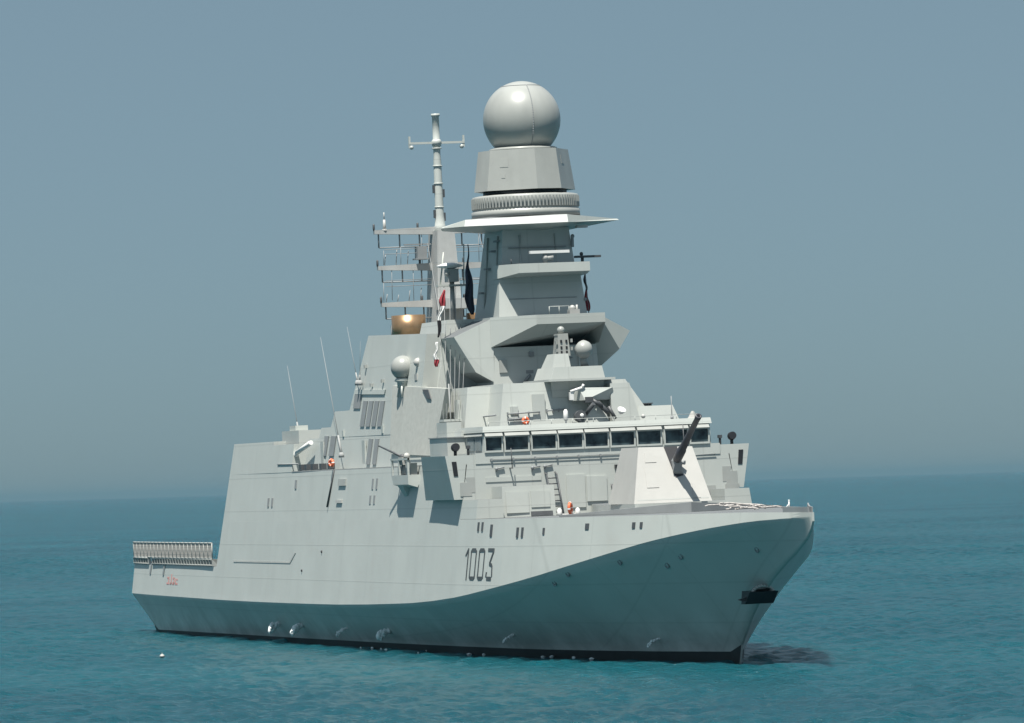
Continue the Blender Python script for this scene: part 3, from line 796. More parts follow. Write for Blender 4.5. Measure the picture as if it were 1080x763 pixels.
mb.lathe(g0, [(.24, .5), (.27, .6), (.27, 1.5), (.23, 1.55), (.19, 3.2), (.165, L - .3), (.185, L - .28), (.185, L), (.10, L), (.08, L - .3)], 18, axis=gd)
mb.done("gun_barrel", 'gun', turret)
for y0, y1, z0, z1 in ((-1.75, -1.0, 10.2, 11.3), (-1.6, -0.9, 11.7, 12.3), (1.0, 1.45, 9.5, 10.4)):
    mb = MB(); q = [(y0, z0), (y1, z0), (y1 - .05, z1), (y0 + .05, z1)]
    mb.loft([(tface(z) - .02, y, z) for y, z in q], [(tface(z) + .025, y, z) for y, z in q]); mb.done("turret_hatch", 'white', turret)
mb = MB(); mb.loft([(tface(9.5) - .02, -2.5, 9.45), (tface(9.5) - .02, 1.95, 9.45), (tface(9.6) - .02, 1.95, 9.53), (tface(9.6) - .02, -2.5, 9.53)], [(tface(9.5) + .03, -2.5, 9.45), (tface(9.5) + .03, 1.95, 9.45), (tface(9.6) + .03, 1.95, 9.53), (tface(9.6) + .03, -2.5, 9.53)]); mb.done("turret_rail", 'panel', turret)
# breakwater: shallow V leaning forward
mb = MB()
for sg in (-1, 1):
    mb.loft([(121.4, 0, DECK + .005), (117.3, sg * 6.9, DECK + .005), (117.1, sg * 6.9, DECK + .005), (121.1, 0, DECK + .005)],
            [(121.42, 0, 9.27), (117.32, sg * 6.9, 8.80), (117.12, sg * 6.9, 8.80), (121.12, 0, 9.27)])
mb.done("breakwater", 'mid', S)
# low bulwark along the deck edge at the bow
for sg in (-1, 1):
    mb = MB(); xs = [129 + k * 1.25 for k in range(13)]
    if sg < 0: xs = [x for x in xs if x > 141]
    for a, b in zip(xs[:-1], xs[1:]):
        A = [(x, sg * max(.06, hy(x, DECK) - .03 - d), deck_z(x) + h) for x, d, h in ((a, 0, -.02), (a, .08, -.02), (a, .08, .30), (a, 0, .30))]
        B = [(x, sg * max(.04, hy(x, DECK) - .03 - d), deck_z(x) + h) for x, d, h in ((b, 0, -.02), (b, .08, -.02), (b, .08, .30), (b, 0, .30))]
        mb.loft(A, B)
    mb.done("bow_bulwark", 'mid', S)
# ---------------------------------------------------------------- level above the bridge
mb = MB()
mb.loft([(84, -5.2, 14.2), (98.1, -5.2, 14.2), (98.1, 5.0, 14.2), (84, 5.0, 14.2)], [(84, -4.75, 17.0), (97.7, -4.75, 17.0), (97.7, 3.2, 17.0), (84, 4.4, 17.0)])
upper = mb.done("upper_deckhouse", 'grey', S)
mb = MB(); mb.loft([(94, 1.9, 14.3), (98.9, 1.9, 14.3), (98.9, 3.75, 14.3), (94, 3.75, 14.3)], [(94.5, 1.9, 16.75), (98.75, 1.9, 16.75), (98.75, 3.15, 16.75), (94.5, 3.15, 16.75)]); mb.done("launcher_blind", 'grey', S)
mb = MB(); mb.loft([(94, 3.8, 14.3), (98.2, 3.8, 14.3), (98.2, 6.5, 14.3), (94, 6.5, 14.3)], [(94.2, 3.9, 15.25), (98.0, 3.9, 15.25), (98.0, 6.15, 15.25), (94.2, 6.15, 15.25)])
lk = mb.done("roof_locker", 'grey', S)
mb = MB()
for k in range(6): mb.box(97.0, 97.6, 4.0 + k * .16, 4.1 + k * .16, 15.25, 15.4)
mb.box(96.9, 97.7, 3.95, 4.95, 15.38, 15.44); mb.done("grating", 'dark', lk)
mb = MB()
for (y0, y1, z) in ((-4.65, -2.6, 15.1), (-2.1, -0.9, 15.2), (-4.65, -3.4, 14.75)):
    mb.tube((98.15, y0, z), (98.15, y1, z + .05), .05, n=6)
    for k in range(4): y = y0 + (y1 - y0) * k / 3; mb.box(97.95, 98.18, y - .03, y + .03, z - .1, z + .1)
mb.tube((91, -5.35, 15.0), (97.8, -5.35, 15.05), .05, n=6)
mb.done("handrail", 'mid', upper)
mb = MB(); mb.tube((100.8, -1.65, 14.3), (100.8, -1.65, 14.55), .05); mb.lathe((100.8, -1.65, 14.5), [(.08, 0), (.16, .1), (.14, .6), (.05, .72)], 14); mb.done("dome_aerial", 'bright', roof)
mb = MB(); mb.lathe((99.5, 7.0, 14.3), [(.4, 0), (.3, .12), (.08, .5)], 4, smooth=False); mb.ball((99.0, 3.9, 14.6), .14, 10); mb.done("roof_lamp", 'white', roof)
mb = MB(); mb.tube((99.6, 5.6, 14.3), (99.6, 5.6, 15.8), .03, n=6); mb.lathe((99.6, 5.6, 14.3), [(.1, 0), (.1, .25)], 8); mb.done("whip_aerial", 'mid', roof)
# roof edge rails
mb = MB()
for y in [-6.8 + k * 1.35 for k in range(11)]: mb.tube((101.4, y, 14.3), (101.4, y, 14.62), .02, n=5)
mb.tube((101.4, -6.8, 14.6), (101.4, 6.7, 14.6), .018, n=5)
mb.done("roof_rail", 'grey', roof)

# decoy launcher under the director: dark tubes and white cone
mb = MB()
mb.tube((99.2, -0.35, 14.75), (99.7, -0.35, 14.78), .36, .36, 14); mb.tube((99.0, 0.0, 14.7), (99.9, .45, 15.5), .13, n=8); mb.tube((99.0, 0.95, 15.6), (99.3, 1.55, 14.9), .16, n=8)
mb.tube((99.1, 0.5, 15.8), (99.3, 1.15, 15.35), .14, n=8); mb.box(98.9, 99.3, 0.1, 0.6, 15.6, 15.95); mb.tube((99.2, 1.6, 15.3), (99.3, 2.0, 14.5), .12, n=8)
dl = mb.done("decoy_launcher", 'dark', S)
mb = MB(); mb.ball((99.75, -0.30, 14.8), .13, 10); mb.lathe((99.7, 2.2, 14.8), [(.05, 0), (.16, .1), (.28, .36), (.25, .36)], 14, axis=(.6, .2, .8)); mb.done("launcher_cone", 'bright', dl)
mb = MB(); mb.loft([(98.2, 0.2, 14.35), (98.95, 0.2, 14.35), (98.95, 1.7, 14.35), (98.2, 1.7, 14.35)], [(98.2, .6, 15.5), (98.8, .6, 15.5), (98.8, 1.3, 15.5), (98.2, 1.3, 15.5)]); mb.done("launcher_base", 'grey', dl)

# ---------------------------------------------------------------- fire control director
mb = MB()
mb.loft([(93.5, -1.65, 16.0), (97.9, -1.65, 16.0), (97.9, 1.6, 16.0), (93.5, 1.6, 16.0)], [(93.5, -1.7, 17.0), (98.2, -1.7, 17.0), (98.2, 1.7, 17.0), (93.5, 1.7, 17.0)])
mb.box(92.8, 98.8, -2.1, 2.25, 17.0, 17.14)
mb.loft([(94.0, -1.75, 17.14), (98.2, -1.75, 17.14), (98.2, 1.75, 17.14), (94.0, 1.75, 17.14)], [(94.2, -1.5, 17.9), (98.12, -1.5, 17.9), (98.12, 1.6, 17.9), (94.2, 1.6, 17.9)])
mb.loft([(94.8, -1.45, 17.9), (97.5, -1.45, 17.9), (97.5, -0.25, 17.9), (94.8, -0.25, 17.9)], [(95.5, -1.2, 18.75), (97.35, -1.2, 18.75), (97.35, -0.35, 18.75), (95.5, -0.35, 18.75)])
fcd = mb.done("fire_control_director", 'grey', S)
mb = MB(); mb.loft([(96.0, -1.0, 18.6), (97.2, -1.0, 18.6), (97.2, -0.15, 18.6), (96.0, -0.15, 18.6)], [(96.3, -0.88, 20.0), (97.1, -0.88, 20.0), (97.1, -0.25, 20.0), (96.3, -0.25, 20.0)])
mb.ball((96.6, -0.55, 20.25), .24, 14); mb.box(96.2, 97.05, -.92, -0.22, 19.9, 20.02)
for z in (18.85, 19.35): mb.box(96.9, 97.25, -1.08, -0.98, z, z + .22); mb.box(97.0, 97.2, -.1, .02, z + .1, z + .32)
sen = mb.done("sensor_head", 'dome', fcd)
mb = MB()
for z in (18.75, 19.05, 19.45):
    for y in (-.72, -.38): mb.box(97.05, 97.2, y - .06, y + .06, z, z + .17)
mb.done("sensor_port", 'black', sen)
mb = MB(); dc = Vector((97.4, 0.62, 18.95))
mb.lathe(dc, [(.30, -.5), (.55, -.1), (.60, .1), (.5, .35), (.28, .55), (.06, .6)], 24, axis=(.75, .45, .05)); mb.tube((97.2, .75, 17.9), (97.3, .62, 18.6), .26, .2, 12)
mb.done("tracking_radar", 'dome', fcd)
mb = MB(); mb.hull([(97.9, -.7, 16.15), (98.9, -.2, 16.55), (98.9, 2.0, 16.5), (98.5, 2.3, 15.75), (99.2, .1, 15.75), (98.2, -.6, 15.75), (97.9, 2.2, 16.5), (97.9, 1.8, 15.7)]); mb.done("director_skirt", 'grey', fcd)
mb = MB(); mb.path([(98.9, -.75, 16.32), (99.0, .0, 16.55), (99.0, .1, 16.75)], .09, 6); mb.box(98.7, 98.95, -.8, -.55, 15.8, 16.3); mb.done("waveguide", 'bright', fcd)

# ---------------------------------------------------------------- main mast
mb = MB()   # lower house
mb.loft([(82, -3.7, 14.2), (91.2, -3.7, 14.2), (91.2, 3.6, 14.2), (82, 3.6, 14.2)], [(83, -3.45, 19.42), (90.9, -3.45, 19.42), (90.9, 3.35, 19.42), (83, 3.35, 19.42)])
mast = mb.done("main_mast", 'grey', S)
mb = MB()   # shelf with chamfered starboard corner and rising soffit
SP = [(83.9, -3.6, 19.43), (91.0, -3.62, 19.44), (93.8, -1.3, 20.74), (93.8, 3.2, 20.74), (91.1, 3.5, 19.5), (83.9, 3.5, 19.43)]
mb.loft(SP, [(x, y, 21.34) for x, y, z in SP])
mb.done("mast_shelf", 'grey', mast)
for sg in (-1, 1):   # wedge sponsons
    o = lambda x, y, z: (x, sg * y, z)
    mb = MB()
    lowz = 17.9 if sg < 0 else 19.05; lowy = 4.6 if sg < 0 else 5.0
    if sg < 0:
        mb.hull([o(91.0, 3.46, 21.3), o(90.2, 5.85, 20.2), o(90.6, 4.6, 17.9), o(91.0, 3.5, 17.2), o(86.5, 3.46, 21.3), o(86.0, 5.75, 20.2), o(86.5, 4.6, 17.9), o(86.5, 3.5, 17.2)])
    else:
        mb.hull([o(91.0, 3.62, 21.3), o(90.2, 5.85, 20.2), o(90.4, 5.05, 19.05), o(89.0, 3.4, 17.4), o(86.5, 3.46, 21.3), o(86.0, 5.75, 20.2), o(86.5, 4.95, 19.05), o(86.5, 3.4, 17.4)])
    mb.done("mast_sponson", 'grey', mast)
mb = MB()   # tower
mb.loft([(83.8, -2.75, 21.33), (90.3, -2.75, 21.33), (90.3, 2.75, 21.33), (83.8, 2.75, 21.33)], [(85.3, -2.2, 27.0), (89.7, -2.2, 27.0), (89.7, 2.2, 27.0), (85.3, 2.2, 27.0)])
mb.done("mast_tower", 'grey', mast)
mb = MB()   # front buttress and its ledge
mb.hull([(86.4, -2.95, 21.34), (90.75, -2.95, 21.34), (90.75, 2.9, 21.34), (86.4, 2.9, 21.34), (88.6, -2.72, 24.1), (90.35, -2.72, 24.1), (90.35, 2.65, 24.1), (88.6, 2.65, 24.1)])
mb.done("mast_buttress", 'grey', mast)
mb = MB()
LP = [(89.0, -2.8, 23.8), (90.45, -2.85, 23.82), (92.2, -1.9, 24.08), (92.2, 2.8, 24.08), (90.6, 3.05, 23.95), (89.0, 2.8, 23.8)]
mb.loft(LP, [(x, y, 24.67) for x, y, z in LP])
mb.done("mast_ledge", 'grey', mast)
mb = MB(); mb.box(91.85, 92.15, -1.1, 1.5, 25.28, 25.46); nr = mb.done("navigation_radar", 'bright', mast)
mb = MB(); mb.ball((91.9, -.05, 25.0), .24, 14); mb.tube((91.9, -.05, 24.68), (91.9, -.05, 25.28), .14); mb.tube((91.9, -.05, 25.0), (91.95, .45, 25.0), .2, .2, 12); mb.done("radar_pedestal", 'white', nr)
mb = MB()
mb.tube((91.5, -2.2, 24.68), (91.5, -2.2, 25.0), .03, n=6); mb.box(89.6, 90.0, 2.5, 4.2, 25.0, 25.14); mb.tube((89.8, 3.0, 24.7), (89.8, 3.0, 25.05), .1); mb.ball((89.8, 2.95, 25.25), .13, 8)
mb.done("ledge_fitting", 'dark', mast)
mb = MB()
for y in (-.35, .3, .95): mb.tube((93.4, y, 21.34), (93.4, y, 21.85), .025, n=5)
mb.tube((93.4, -.35, 21.84), (93.4, .95, 21.84), .025, n=5)
mb.done("shelf_rail", 'grey', mast)
mb = MB(); mb.box(93.0, 93.6, .95, 1.6, 21.34, 21.62); mb.ball((93.3, 1.2, 21.7), .2, 10); mb.tube((93.3, 1.5, 21.4), (93.3, 1.5, 21.9), .07); mb.done("shelf_fitting", 'white', mast)
mb = MB()
for z0, x in ((22.9, 90.57), (25.6, 89.95), (20.0, 90.95)):
    pass
mb.box(90.5, 90.62, -2.2, 2.3, 22.45, 22.50); mb.box(89.8, 89.98, -1.9, 1.9, 25.75, 25.8); mb.box(90.9, 91.0, -1.4, -0.9, 17.5, 17.9); mb.tube((91.1, -1.5, 17.2), (91.1, -1.15, 17.6), .1, n=8)
mb.ball((90.0, 2.35, 26.4), .14, 8); mb.box(89.9, 90.1, 2.25, 2.4, 25.7, 26.4); mb.ball((90.6, 2.85, 22.3), .12, 8)
for (x, z) in ((89.0, 26.2), (88.0, 25.6), (87.0, 24.5), (86.0, 23.0)): mb.box(x - .3, x + .3, -2.5 - (27 - z) * .1, -2.2, z, z + .12)
mb.done("mast_fitting", 'mid', mast)

# crown of the mast: platform, drum, rotating octagon and radome
plan = [(88.5, -5.95), (91.0, -5.05), (92.5, 1.4), (88.3, 6.0), (84.0, 5.0), (82.8, 0), (83.5, -4.6)]
zt = [27.30, 27.62, 27.72, 27.50, 27.5, 27.5, 27.4]; zb = [27.22, 27.20, 27.22, 27.42, 27.3, 27.3, 27.25]
mb = MB()
n = len(plan)
C1 = [mb.bm.verts.new((x + (87.5 - x) * .02, y * .98, z)) for (x, y), z in zip(plan, zt)]
C0 = [mb.bm.verts.new((x, y, z)) for (x, y), z in zip(plan, zb)]
CT = [mb.bm.verts.new((87.5 + (x - 87.5) * .5, y * .5, 27.85)) for (x, y) in plan]
CB = [mb.bm.verts.new((87.5 + (x - 87.5) * .42, y * .40, 26.85)) for (x, y) in plan]
for i in range(n):
    j = (i + 1) % n
    for a, b in ((CB, C0), (C0, C1), (C1, CT)): 
        f = mb.bm.faces.new((a[i], a[j], b[j], b[i]))
        if a is C0 and i == 1: f.material_index = 1  # sunlit front rim painted in with a brighter white
mb.bm.faces.new(CT); mb.bm.faces.new(CB[::-1])
plat = mb.done("radar_platform", ['grey', 'bright'], mast)
mb = MB(); mb.box(90.2, 90.7, 2.5, 3.2, 26.9, 27.08); mb.done("platform_lamp", 'white', plat)
RX = 87.5
mb = MB()
mb.lathe((RX, 0, 27.8), [(3.5, 0), (3.5, .42), (3.42, .45), (3.42, .55), (3.45, .55), (3.45, 1.30), (3.38, 1.38), (3.2, 1.42)], 72)
for k in range(90):
    t = 2 * math.pi * k / 90; c, s = math.cos(t), math.sin(t)
    a = .014
    q = [(RX + 3.44 * math.cos(t + d), 3.44 * math.sin(t + d)) for d in (-a, a)] + [(RX + 3.49 * math.cos(t + d), 3.49 * math.sin(t + d)) for d in (a, -a)]
    mb.prism([(x, y, 28.4) for x, y in q], (0, 0, .66))
drum = mb.done("radar_drum", 'dome', mast)
mb = MB(); mb.lathe((RX, 0, 29.2), [(2.7, 0), (2.7, .35)], 40); mb.done("turning_gap", 'black', mast)
def octo(z, W, c, rot):
    h = W / 2 + c * math.sin(math.pi / 4); w = W / 2
    pts = [(h, -w), (h, w), (w, h), (-w, h), (-h, w), (-h, -w), (-w, -h), (w, -h)]
    cr, sr = math.cos(rot), math.sin(rot)
    return [(RX + x * cr - y * sr, x * sr + y * cr, z) for x, y in pts]
rot = R(-31)
mb = MB(); mb.loft(octo(29.5, 3.35, 1.75, rot), octo(32.1, 2.95, 1.58, rot)); 
radar = mb.done("rotating_radar", 'dome', mast)
d1 = Vector((math.cos(rot), math.sin(rot), 0)); d2 = Vector((-d1.y, d1.x, 0))
def rpanel(ang, off, z, s):
    a = rot + R(ang); n = Vector((math.cos(a), math.sin(a), 0)); t = Vector((-n.y, n.x, 0))
    dist = 2.86 - (z - 29.5) * (0.32 / 2.6)
    c = Vector((RX, 0, z)) + n * (dist - .03) + t * off
    up = Vector((-n.x * .123, -n.y * .123, 1)).normalized()
    mb = MB(); mb.prism([c - t * s - up * s, c + t * s - up * s, c + t * s + up * s, c - t * s + up * s], n * 0.10)
    return mb.done("radar_hatch", 'dome', radar)
rpanel(0, -0.55, 31.25, .28); rpanel(0, -0.6, 30.4, .13); rpanel(45, 0.1, 30.6, .2); rpanel(90, -.4, 31.4, .28)
mb = MB(); mb.lathe((RX, 0, 32.1), [(2.2, 0), (2.2, .14), (2.05, .2)], 40); mb.ball((RX, 0, 34.1), 2.5, 64, z0=-0.76)
radome = mb.done("radome", 'dome', mast)
mb = MB()   # meridian and cap seams of the shell
r = 2.505
for az in (0.30, 0.30 + math.pi * 2 / 3, 0.30 + math.pi * 4 / 3):
    pts = [Vector((RX + r * math.cos(t) * math.cos(az - R(15)), r * math.cos(t) * math.sin(az - R(15)), 34.1 + r * math.sin(t))) for t in [R(-48 + 108 * i / 30) for i in range(31)]]
    mb.path(pts, .034, 5)
pts = [Vector((RX + r * math.cos(R(60)) * math.cos(a), r * math.cos(R(60)) * math.sin(a), 34.1 + r * math.sin(R(60)))) for a in [2 * math.pi * i / 48 for i in range(49)]]
mb.path(pts, .034, 5)
mb.done("radome_seam", 'mid', radome)

# cable trunks, lockers, doors and vents on the faces of the mast and deckhouses
def fit(name, x, y, z, sx, sy, sz, mat, par):
    mb = MB(); mb.box(x - sx / 2, x + sx / 2, y - sy / 2, y + sy / 2, z - sz / 2, z + sz / 2); return mb.done(name, mat, par)
for y, z, sy, sz in ((-2.6, 15.4, .8, 1.7), (-4.2, 15.3, .5, .5), (0.9, 15.9, .5, .7)): fit("upper_door", 97.98, y, z, .14, sy, sz, 'grey', upper)
for y, z, sy, sz, m_ in ((-2.9, 18.2, .5, .8, 'panel'), (2.4, 18.0, .6, 1.6, 'grey'), (-1.0, 18.9, .3, .3, 'mid'), (1.2, 18.6, 1.0, .08, 'mid')): fit("mast_locker", 91.0, y, z, .18, sy, sz, m_, mast)
for x, z, sx, sz in ((88.3, 18.6, .7, 1.7), (86.5, 15.4, .7, 1.6), (93.0, 15.3, .8, 1.7)): fit("mast_door", x, -3.62 if z > 17 else -6.55, z, sx, .16, sz, 'grey', mast)
for x0, z0, z1 in ((86.4, 22.0, 26.6), (88.9, 22.0, 26.6)):
    mb = MB(); f0 = lambda z: -2.75 + (z - 21.33) * .097; mb.tube((x0, f0(z0) - .05, z0), (x0 - .1, f0(z1) - .05, z1), .06, n=6); mb.done("cable_trunk", 'grey', mast)
mb = MB(); mb.tube((90.15, -1.2, 21.6), (89.8, -1.1, 26.6), .07, n=6); mb.tube((90.15, 1.4, 21.6), (89.8, 1.2, 26.6), .05, n=6); mb.done("cable_trunk", 'grey', mast)
for x, z, sx, sz in ((60.5, 13.2, .8, 1.7), (72.5, 13.1, .8, 1.7), (77.0, 14.6, .5, .5), (66.0, 14.5, .4, .4)): fit("casing_door", x, yin(z) - .02, z, sx, .10, sz, 'grey', casing)
for x, z in ((70.8, 18.9), (73.0, 17.6), (76.0, 17.8), (80.5, 19.2)): fit("casing_lamp", x, yin(z) - .08, z, .25, .18, .22, 'panel', funnel)

# ---------------------------------------------------------------- after mast with yards
AX = 65.4
mb = MB()
mb.loft([(AX - 1.5, -0.95, 20.6), (AX + 1.9, -0.95, 20.6), (AX + 1.9, .95, 20.6), (AX - 1.5, .95, 20.6)], [(AX - .9, -.6, 28.0), (AX + 1.5, -.6, 28.0), (AX + 1.5, .6, 28.0), (AX - .9, .6, 28.0)])
mb.box(AX + 1.5, AX + 4.3, -.95, .95, 22.6, 23.3)
amast = mb.done("after_mast", 'mast', S)
mb = MB()
mb.lathe((AX, 0, 27.9), [(.62, 0), (.36, .5), (.30, 1.2), (.27, 4.9), (.24, 5.2), (.24, 6.0), (.28, 6.05), (.28, 6.3), (.24, 6.35), (.24, 7.9), (.30, 7.95), (.30, 8.1)], 16)
for z in (29.6, 31.2, 32.4, 33.6): mb.lathe((AX, 0, z), [(.33, 0), (.33, .08)], 14)
mb.done("mast_pole", 'grey', amast)
mb = MB()
mb.box(AX - .1, AX + .1, -1.95, 1.95, 33.95, 34.1); mb.lathe((AX, 0, 33.8), [(.32, 0), (.34, .35), (.26, .45)], 12)
for y in (-1.9, 1.9): mb.box(AX - .08, AX + .08, y - .06, y + .06, 33.7, 34.5); mb.ball((AX, y * .93, 33.75), .16, 8)
mb.done("pole_crosstree", 'grey', amast)
mb = MB()
for z, s in ((30.6, -1), (28.9, -1), (30.3, 1), (28.7, 1)): mb.box(AX - .12, AX + .12, s * .28 - .12 * (s < 0), s * .28 + .12 * (s > 0), z, z + .55)
mb.done("pole_aerial", 'dark', amast)
def yard(z, L, drop, seed):
    mb = MB(); rr = random.Random(seed)
    for sg in (-1, 1):
        mb.loft([(AX - .25, 0, z + .28), (AX + .25, 0, z + .28), (AX + .25, 0, z - .28), (AX - .25, 0, z - .28)],
                [(AX - .2, sg * L, z + .15), (AX + .2, sg * L, z + .15), (AX + .2, sg * L, z - .12), (AX - .2, sg * L, z - .12)])
    yd = mb.done("yard", 'mast', amast)
    for sg in (-1, 1):
        mb = MB()
        ys = [L - .3, L * .62, L * .32]
        for y in ys: mb.tube((AX, sg * y, z), (AX, sg * y, z - drop), .06, n=6)
        mb.tube((AX, sg * ys[0], z - drop), (AX, sg * ys[-1] * .6, z - drop), .045, n=6)
        mb.done("yard_rail", 'mid', yd)
        for f in (1, .34):
            mb = MB(); mb.lathe((AX, sg * L * f, z + .1), [(.05, 0), (.08, .15), (.08, .42), (.03, .48)], 8); mb.done("yard_lamp", 'dark', yd)
    return yd
y1 = yard(28.05, 4.65, 1.05, 1); y2 = yard(25.6, 4.5, .95, 2); y3 = yard(23.1, 4.35, .95, 3)
mb = MB(); mb.tube((AX, -3.9, 28.1), (AX, -3.9, 28.9), .12, .09, 8); mb.tube((AX, -3.9, 28.9), (AX, -3.9, 29.4), .04, n=6); mb.lathe((AX, -3.9, 28.1), [(.25, 0), (.16, .15)], 10); mb.done("whip_aerial", 'white', y1)
mb = MB()
for z in (27.4, 26.2, 25.0, 23.9): 
    pass
mb.box(AX - .5, AX + .5, -1.9, -1.0, 26.1, 26.2); mb.box(AX - .4, AX + .4, -1.75, -1.1, 26.2, 27.0); mb.box(AX - .05, AX + .05, -2.6, -.7, 27.1, 27.2)
mb.done("lamp_bracket", 'mid', amast)
mb = MB()
for y in (-4.0, -3.2, -2.4, -1.6):
    for z in (25.9, 23.4): mb.tube((AX, y, z - .1), (AX, y + .1, z + random.uniform(.3, 1.3)), .03, n=5)
for y, za, zb_ in ((-4.2, 23.2, 24.6), (-3.6, 23.4, 25.5), (-2.9, 25.7, 27.0), (-4.1, 25.8, 26.8), (-2.1, 23.3, 25.4), (-1.4, 25.7, 27.9), (2.6, 25.7, 27.9), (3.4, 23.2, 25.5), (1.8, 23.3, 25.4)):
    mb.tube((AX + .15, y, za), (AX + .15, y + .04, zb_), .022, n=5)
for z in (24.35, 24.75, 26.55, 26.85):
    mb.tube((AX + .1, -4.0, z), (AX + .1, -.8, z + .03), .022, n=5); mb.tube((AX + .1, .8, z), (AX + .1, 3.6, z), .022, n=5)
mb.done("stub_aerials", 'mid', amast)
# bracket with white disc and box forward of the mast
b = (83.00, -4.04, 23.99)
mb = MB(); mb.lathe((b[0], b[1], 24.9), [(.25, -.1), (.85, .05), (.85, .14), (.3, .3)], 24); wd = mb.done("disc_aerial", 'bright', amast)
mb = MB(); mb.box(b[0] - .5, b[0] + .5, b[1] - .25, b[1] + .45, 23.95, 24.8); mb.tube((b[0], b[1] + .1, 21.4), (b[0], b[1] + .1, 24.0), .16); mb.ball((b[0] + .4, b[1] - .3, 24.5), .2, 10); mb.done("aerial_box", 'white', wd)
mb = MB(); mb.box(b[0] - .3, b[0] + .4, b[1] - .95, b[1] + 1.3, 23.66, 23.78); mb.tube((b[0], b[1] - .7, 23.7), (b[0] + .1, b[1] - .4, 25.9), .06, n=6); mb.tube((b[0], b[1] + .9, 23.7), (b[0], b[1] + 1.0, 26.4), .05, n=6); mb.done("aerial_bracket", 'grey', wd)

# halyards fanning down from the after yard arms to the signal deck
mb = MB()
for k in range(6):
    top = Vector((b[0] + .2, b[1] - .9 + k * .4, 23.7)); bot = Vector((93.4 + .3 * k, -7.6 + k * .16, 15.0))
    mb.tube(top, bot, .016, n=5)
mb.tube((AX + .3, -1.0, 27.2), (90.2, -6.2, 17.4), .018, n=5); mb.tube((AX + .2, 2.6, 27.9), (91, -2.6, 20.9), .018, n=5)
mb.done("signal_halyards", 'line', S)
mb = MB(); mb.box(92.7, 93.9, -7.7, -6.3, 14.8, 14.95); mb.box(92.9, 93.7, -7.5, -6.6, 14.4, 14.8); mb.done("flag_locker", 'grey', S)

# ---------------------------------------------------------------- starboard side fittings on the walkway deck
# whip aerials
def whip(base, tip, r=.07, name="whip_antenna"):
    mb = MB(); base, tip = Vector(base), Vector(tip); d = tip - base
    mb.tube(base, base + d * .15, r * 1.1, r * .8, 8); mb.tube(base + d * .15, tip, r * .36, r * .12, 8); mb.lathe(base - Vector((0, 0, .3)), [(.2, 0), (.18, .2), (.1, .35)], 12)
    return mb.done(name, 'line', S)
whip((49.62, -6.80, 14.84), (46.95, -6.80, 19.59), .07); whip((68.40, -8.30, 13.19), (63.78, -8.30, 21.12), .08)
whip((69.74, -7.30, 17.97), (67.43, -7.30, 21.67), .06); whip((70.41, -7.30, 17.95), (71.02, -7.30, 20.60), .05)
mb = MB(); mb.tube((93, -7.0, 13.9), (92.8, -7.0, 17.2), .05, n=6); mb.done("whip_antenna", 'line', S)
# boat davit and its deck gear
d0 = (51.64, -8.20, 12.28); d1_ = (54.78, -8.20, 13.37); d2_ = (58.37, -8.00, 14.03)
mb = MB(); mb.path([d0, d1_, d2_], .17, 8); mb.box(d0[0] - 1.0, d0[0] + 1.2, -8.45, -7.5, 12.13, 12.9)
dav = mb.done("davit", 'bright', S)
mb = MB(); 
for x in (56.5, 58.2, 60.1, 62.6, 65.0): mb.box(x, x + .6, -8.5, -8.1, 12.15, 12.55)
mb.box(56.5, 65.6, -8.45, -8.15, 12.12, 12.18)
mb.done("davit_gear", 'dark', dav)
mb = MB(); mb.tube((50.0, -8.5, 12.62), (56.5, -8.52, 12.6), .05, n=6); mb.done("davit_rail", 'mid', dav)
mb = MB(); mb.box(47.0, 52.2, -7.4, -5.8, 13.9, 14.95); mb.box(48.6, 50.4, -7.2, -6.3, 14.95, 15.3); mb.done("aerial_pedestal", 'grey', S)
# patches and lights on the flush side below the walkway
for x0, x1, z0, z1, m_, th in [(69.2, 71.2, 11.0, 11.45, 'panel', .10), (69.0, 70.6, 9.85, 10.05, 'white', .10), (56.0, 56.5, 10.9, 11.5, 'mid', .03), (47.9, 48.3, 9.7, 10.3, 'mid', .03), (49.1, 49.5, 9.7, 10.3, 'mid', .03),
                           (78.2, 78.6, 9.75, 10.3, 'mid', .03), (79.3, 79.7, 9.75, 10.3, 'mid', .03), (78.5, 78.9, 10.7, 11.4, 'mid', .03), (79.6, 80.0, 10.7, 11.4, 'mid', .03)]:
    mb = MB(); side_patch(mb, x0, x1, z0, z1, th); mb.done("side_fitting", m_, superst)
for x, z in ((60.6, 5.3), (66.0, 6.6)):
    mb = MB(); mb.ball(on_side(x, z, 0.0), .10, 10); mb.done("side_light", 'black', superst)
mb = MB(); mb.tube(on_side(66.6, 9.6, .08), (67.5, -8.62, 12.1), .07, n=6); mb.done("hose", 'dark', superst)

# gun sponson with its railing
SX0, SX1, SY0, SY1 = 86.6, 91.0, -9.45, -8.45
mb = MB()
mb.hull([(SX0, SY0, 11.55), (SX1, SY0, 11.55), (SX0 + .5, SY0 - .01, 10.95), (SX1, SY0 - .01, 10.95), (SX0, SY1, 11.55), (SX1, SY1, 11.55), (SX0 + .6, SY1 - .4, 10.75), (SX1, SY1 - .4, 10.75)])
spon = mb.done("gun_sponson", 'grey', S)
mb = MB()
for x in (SX0 + .15, SX0 + 2.0, SX1 - .15): mb.box(x - .1, x + .1, SY0, SY0 + .12, 11.55, 12.6)
mb.box(SX0, SX1, SY0 - .01, SY0 + .13, 12.5, 12.62); mb.box(SX1 - .2, SX1, SY0, SY1, 12.5, 12.62); mb.box(SX0, SX0 + .2, SY0, SY1, 12.5, 12.62)
mb.done("sponson_rail", 'grey', spon)
mb = MB(); mb.box(89.4, 90.7, -9.2, -8.75, 11.56, 12.3); mb.done("ammunition_locker", 'panel', spon)
mb = MB(); mb.box(87.0, 87.6, -9.1, -8.8, 11.56, 12.1); mb.done("ammunition_locker", 'mid', spon)
